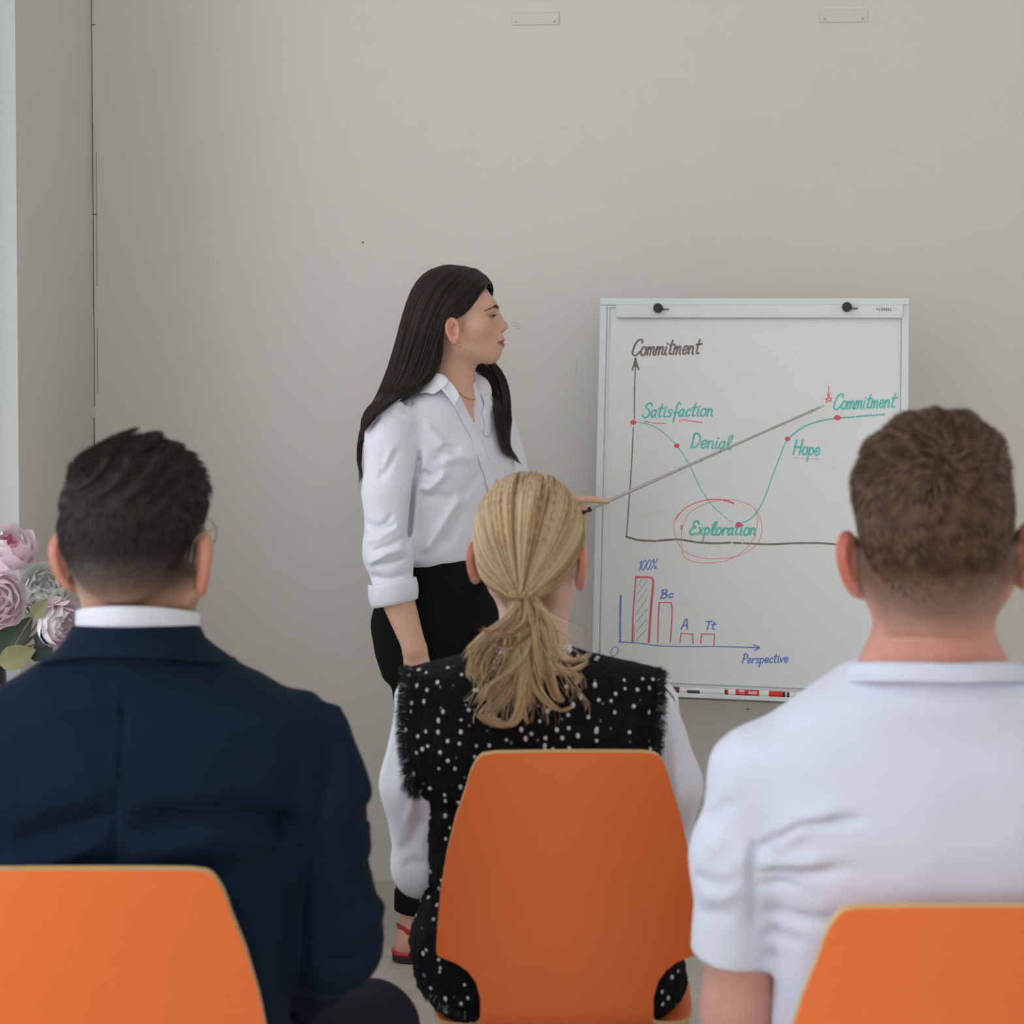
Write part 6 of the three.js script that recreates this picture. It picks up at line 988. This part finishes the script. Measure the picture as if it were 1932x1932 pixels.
  for (let i = 0; i < 16; i++) { const a = rr(0, 1), x = lerp(810, 915, a), y = 500 + 14 * Math.abs(a - 0.35); const e = rr(-1, 1); S.add(crv([Q(x, y + 6, 0.01), Q(x + 8 * e, y - rr(0, 2), 0.01), Q(x + 20 * e, y - rr(-3, 4), 0.0), Q(x + 32 * e, y + rr(3, 12), 0.0)], 12), 0.0002, 0.0001, hk[0]); }
  for (let i = 0; i < 14; i++) { const y = rr(600, 780), x = lerp(760, 700, (y - 600) / 180) + 4; S.add(crv([Q(x, y, 0), Q(x - rr(4, 10), y + 30, 0), Q(x - rr(4, 20), y + rr(60, 110), -0.01)], 12), 0.0002, 0.0001, hk[0]); }
  wpart(g, 'hair', join([...sheets, S.geo()]), M.hair, 'long straight dark brown hair');
  // the pointer in her left hand
  const pr = thing('pointer', 'silver telescopic pointer with a black grip held against the whiteboard', 'pointer', grip.clone());
  const L = tipP.distanceTo(grip), at = (s) => grip.clone().addScaledVector(axis, s), cuts = [0, 0.075, 0.29, 0.385, 0.475, 0.555, 0.95].map((v) => v * L), radii = [0.0042, 0.0041, 0.0038, 0.0036, 0.0033, 0.0031, 0.0029];
  wpart(pr, 'grip', join([rod(at(-0.1), at(0.004), 0.0075, 0.0062, 20)]), M.black, 'black grip');
  cuts.forEach((c, i) => { const e = cuts[i + 1] ?? L - 0.012, r = radii[i]; const s = wpart(pr, 'section', rod(at(c), at(e), r, r, 18), M.steel); if (i) wpart(s, 'collar_ring', rod(at(c - 0.004), at(c + 0.0005), radii[i - 1] + 0.0003, radii[i - 1] + 0.0003, 18), M.silver); });
  wpart(pr, 'tip', rod(at(L - 0.012), at(L), 0.0032, 0.0026, 14), std({ color: C(214, 214, 210), roughness: 0.5 }));
}

// ───────────── peonies in a dark vase on the window sill ─────────────
{
  const D = 3.8, sillY = SILL + 0.036;
  const vc = P(-22, 1250, D + 0.03);
  const vase = thing('vase', 'dark glass vase on the window sill, holding pink and white peonies', 'vase', V(vc.x, sillY, vc.z));
  const topY = P(0, 1258, D).y - sillY;
  part(vase, 'body', new THREE.LatheGeometry([[0, 0], [0.038, 0], [0.042, 0.004], [0.043, 0.03], [0.04, topY * 0.6], [0.037, topY - 0.004], [0.036, topY], [0.033, topY - 0.003], [0.034, topY * 0.6], [0.037, 0.03], [0.035, 0.01], [0, 0.008]].map(([a, b]) => new THREE.Vector2(a, b)), 40), phy({ color: C(58, 55, 53), roughness: 0.25, clearcoat: 0.5 }));
  part(vase, 'foot_ring', new THREE.TorusGeometry(0.037, 0.003, 8, 40).rotateX(Math.PI / 2).translate(0, 0.0035, 0), phy({ color: C(58, 55, 53), roughness: 0.25, clearcoat: 0.5 }));
  const mouth = V(vc.x, sillY + topY, vc.z);
  // petals wrap round the bloom's ball: layer L, variant v
  const LAYERS = [[6, 1.0, 1.62, 0.85], [6, 0.9, 1.95, 0.82], [6, 0.76, 2.2, 0.8], [5, 0.6, 2.4, 0.85], [4, 0.42, 2.55, 0.95], [3, 0.24, 2.6, 1.1]];
  const petalGeo = (L, v) => { const [, R, top, wid] = LAYERS[L], nu = 10, nv = 7, pos = [], uv = [], idx = []; for (let j = 0; j <= nv; j++) for (let i = 0; i <= nu; i++) { const a = i / nu * 2 - 1, b = j / nv, al = lerp(0.15, top + 0.07 * Math.sin(a * 4.2 + v * 2.1) - 0.28 * a * a, b), be = a * wid * (0.55 + 0.45 * Math.sin(b * 2.6)), e = b * b, q = R * (1 + 0.07 * e * Math.sin(a * 4.5 + v * 3 + L) + 0.1 * e * (L < 2 ? 1 : 0.4) + 0.05 * Math.abs(a) * b); pos.push(q * Math.sin(al) * Math.cos(be), q * Math.sin(al) * Math.sin(be), -q * Math.cos(al)); uv.push(a, b); } for (let j = 0; j < nv; j++) for (let i = 0; i < nu; i++) { const k = j * (nu + 1) + i; idx.push(k, k + 1, k + nu + 1, k + 1, k + nu + 2, k + nu + 1); } const g = new THREE.BufferGeometry(); g.setAttribute('position', new THREE.Float32BufferAttribute(pos, 3)); g.setAttribute('uv', new THREE.Float32BufferAttribute(uv, 2)); g.setIndex(idx); g.computeVertexNormals(); return g; };
  const petals = LAYERS.map((_, L) => [0, 1, 2].map((v) => petalGeo(L, v))), pm = (r, g, b) => phy({ color: C(r, g, b), roughness: 0.75, side: THREE.DoubleSide, transmission: 0.35, thickness: 0 });
  const pinks = [pm(254, 244, 247), pm(253, 238, 243), pm(252, 227, 235), pm(254, 249, 250)], whites = [pm(250, 251, 247), pm(246, 248, 240), pm(252, 252, 250)], deep = [pm(226, 92, 124), pm(242, 168, 190)];
  const stemM = std({ color: C(112, 92, 62), roughness: 0.7 }), green = [phy({ color: C(44, 62, 42), roughness: 0.5, side: THREE.DoubleSide }), phy({ color: C(128, 122, 84), roughness: 0.6, side: THREE.DoubleSide }), phy({ color: C(34, 48, 38), roughness: 0.5, side: THREE.DoubleSide })];
  function peony(label, x, y, d, r, face, mats, inner) {
    const c = P(x, y, d), t = thing('peony', label, 'flower', c), ax = V(...face).normalize(), q = new THREE.Quaternion().setFromUnitVectors(V(0, 0, 1), ax);
    LAYERS.forEach(([n], L) => { for (let k = 0; k < n; k++) {
      const m = part(t, 'petal', petals[L][k % 3], L >= 4 && inner ? inner[k % inner.length] : mats[(k * 5 + L) % mats.length]);
      m.quaternion.copy(q).multiply(new THREE.Quaternion().setFromAxisAngle(V(0, 0, 1), k / n * 6.283 + L * 0.55 + rr(-0.12, 0.12)));
      m.scale.setScalar(r * rr(0.95, 1.04));
    } });
    const s = c.clone().addScaledVector(ax, -r * 0.9); part(t, 'calyx', new THREE.SphereGeometry(r * 0.22, 12, 8).scale(1, 1, 0.8).translate(s.x - c.x, s.y - c.y, s.z - c.z), green[0]);
    const st = [s, s.clone().lerp(mouth, 0.5).add(V(0, -0.015, 0)), mouth.clone().add(V(rr(-0.015, 0.015), -0.03, rr(-0.015, 0.015)))].map((p) => p.sub(c)); part(t, 'stem', tube(st, 0.0026, 18, 6), stemM);
  }
  peony('blush pink peony with ruffled petals, topmost in the vase', 18, 1030, D + 0.02, 0.056, [0.35, 0.75, 0.5], pinks, [deep[1], pinks[1]]);
  peony('large pale pink peony at the left edge, under the topmost one', -8, 1132, D - 0.06, 0.06, [0.35, 0.1, 0.9], pinks, [pinks[1], pinks[2]]);
  peony('white peony between the pink ones, beside the blazer man\'s ear', 84, 1108, D + 0.06, 0.055, [0.25, 0.45, 0.8], whites);
  peony('smaller white peony bloom just under the upper white one', 66, 1140, D + 0.04, 0.036, [0.1, -0.2, 0.9], whites);
  peony('pink peony turned to the right, partly behind the dark blazer\'s shoulder', 116, 1178, D - 0.02, 0.05, [0.75, 0.0, 0.62], pinks, [pinks[0], pinks[1]]);
  for (const [x, y, l] of [[79, 1156, 'small red peony bud above the open leaf, next to the right pink peony'], [80, 1186, 'small red and cream bud below the other bud, left of the right pink peony']]) { const c = P(x, y, D - 0.04), t = thing('flower_bud', l, 'bud', c); for (let k = 0; k < 4; k++) { const m = part(t, 'petal', petals[0][k % 3], k % 2 ? deep[0] : pinks[2]); m.rotation.set(-Math.PI / 2, 0, k * 1.6); m.scale.setScalar(0.0085); } const st = [V(0, -0.006, 0), P(45, 1210, D).sub(c), mouth.clone().sub(c)]; part(t, 'stem', tube(st, 0.0016, 14, 6), stemM); }
  const leafGeo = (() => { const nu = 6, nv = 10, pos = [], uv = [], idx = []; for (let j = 0; j <= nv; j++) for (let i = 0; i <= nu; i++) { const a = i / nu * 2 - 1, b = j / nv, w = 0.3 * Math.pow(Math.sin(Math.PI * Math.pow(b, 0.8)), 0.8); pos.push(a * w, b, -0.1 * Math.abs(a) * w * -2 - 0.12 * b * b + 0.012 * Math.sin(b * 22) * Math.abs(a)); uv.push(a, b); } for (let j = 0; j < nv; j++) for (let i = 0; i < nu; i++) { const k = j * (nu + 1) + i; idx.push(k, k + 1, k + nu + 1, k + 1, k + nu + 2, k + nu + 1); } const g = new THREE.BufferGeometry(); g.setAttribute('position', new THREE.Float32BufferAttribute(pos, 3)); g.setAttribute('uv', new THREE.Float32BufferAttribute(uv, 2)); g.setIndex(idx); g.computeVertexNormals(); return g; })();
  function sprig(label, list, stemTo) {
    const c = mouth.clone(), t = thing('leaf_sprig', label, 'leaves', c);
    for (const [x0, y0, x1, y1, m, wd, d] of list) { const a = P(x0, y0, d), b = P(x1, y1, d - 0.01), dir = b.clone().sub(a), l = dir.length(), k = part(t, 'leaf', leafGeo, green[m]); dir.normalize(); const z = V(0.15, 0.25, 1).addScaledVector(dir, -dir.dot(V(0.15, 0.25, 1))).normalize(), xx = new THREE.Vector3().crossVectors(dir, z); k.quaternion.setFromRotationMatrix(new THREE.Matrix4().makeBasis(xx, dir, z)); k.scale.set(l * wd, l, l); k.position.copy(a).sub(c); }
    part(t, 'stem', tube([V(0, -0.03, 0), ...stemTo.map(([x, y, d]) => P(x, y, d).sub(c))], 0.0022, 20, 6), stemM);
  }
  sprig('dark green leaves under the large pink peony', [[-5, 1245, 58, 1165, 0, 0.85, D - 0.03], [-12, 1225, 25, 1155, 2, 0.8, D - 0.02], [40, 1215, 20, 1180, 0, 1.2, D]], [[5, 1235, D], [20, 1205, D - 0.01]]);
  sprig('olive leaf sprig just above the vase\'s rim, with one small leaf by the white peony', [[-2, 1252, 64, 1226, 1, 1.05, D - 0.05], [62, 1165, 88, 1132, 1, 1.1, D - 0.06]], [[20, 1232, D - 0.04], [45, 1190, D - 0.055], [66, 1155, D - 0.06]]);
  sprig('dark small leaves on a thin twig above the blazer shoulder', [[66, 1216, 96, 1238, 2, 2.2, D - 0.03], [66, 1214, 90, 1198, 2, 1.6, D - 0.03]], [[25, 1232, D - 0.02], [66, 1216, D - 0.03]]);
}
renderer.render(scene, camera);
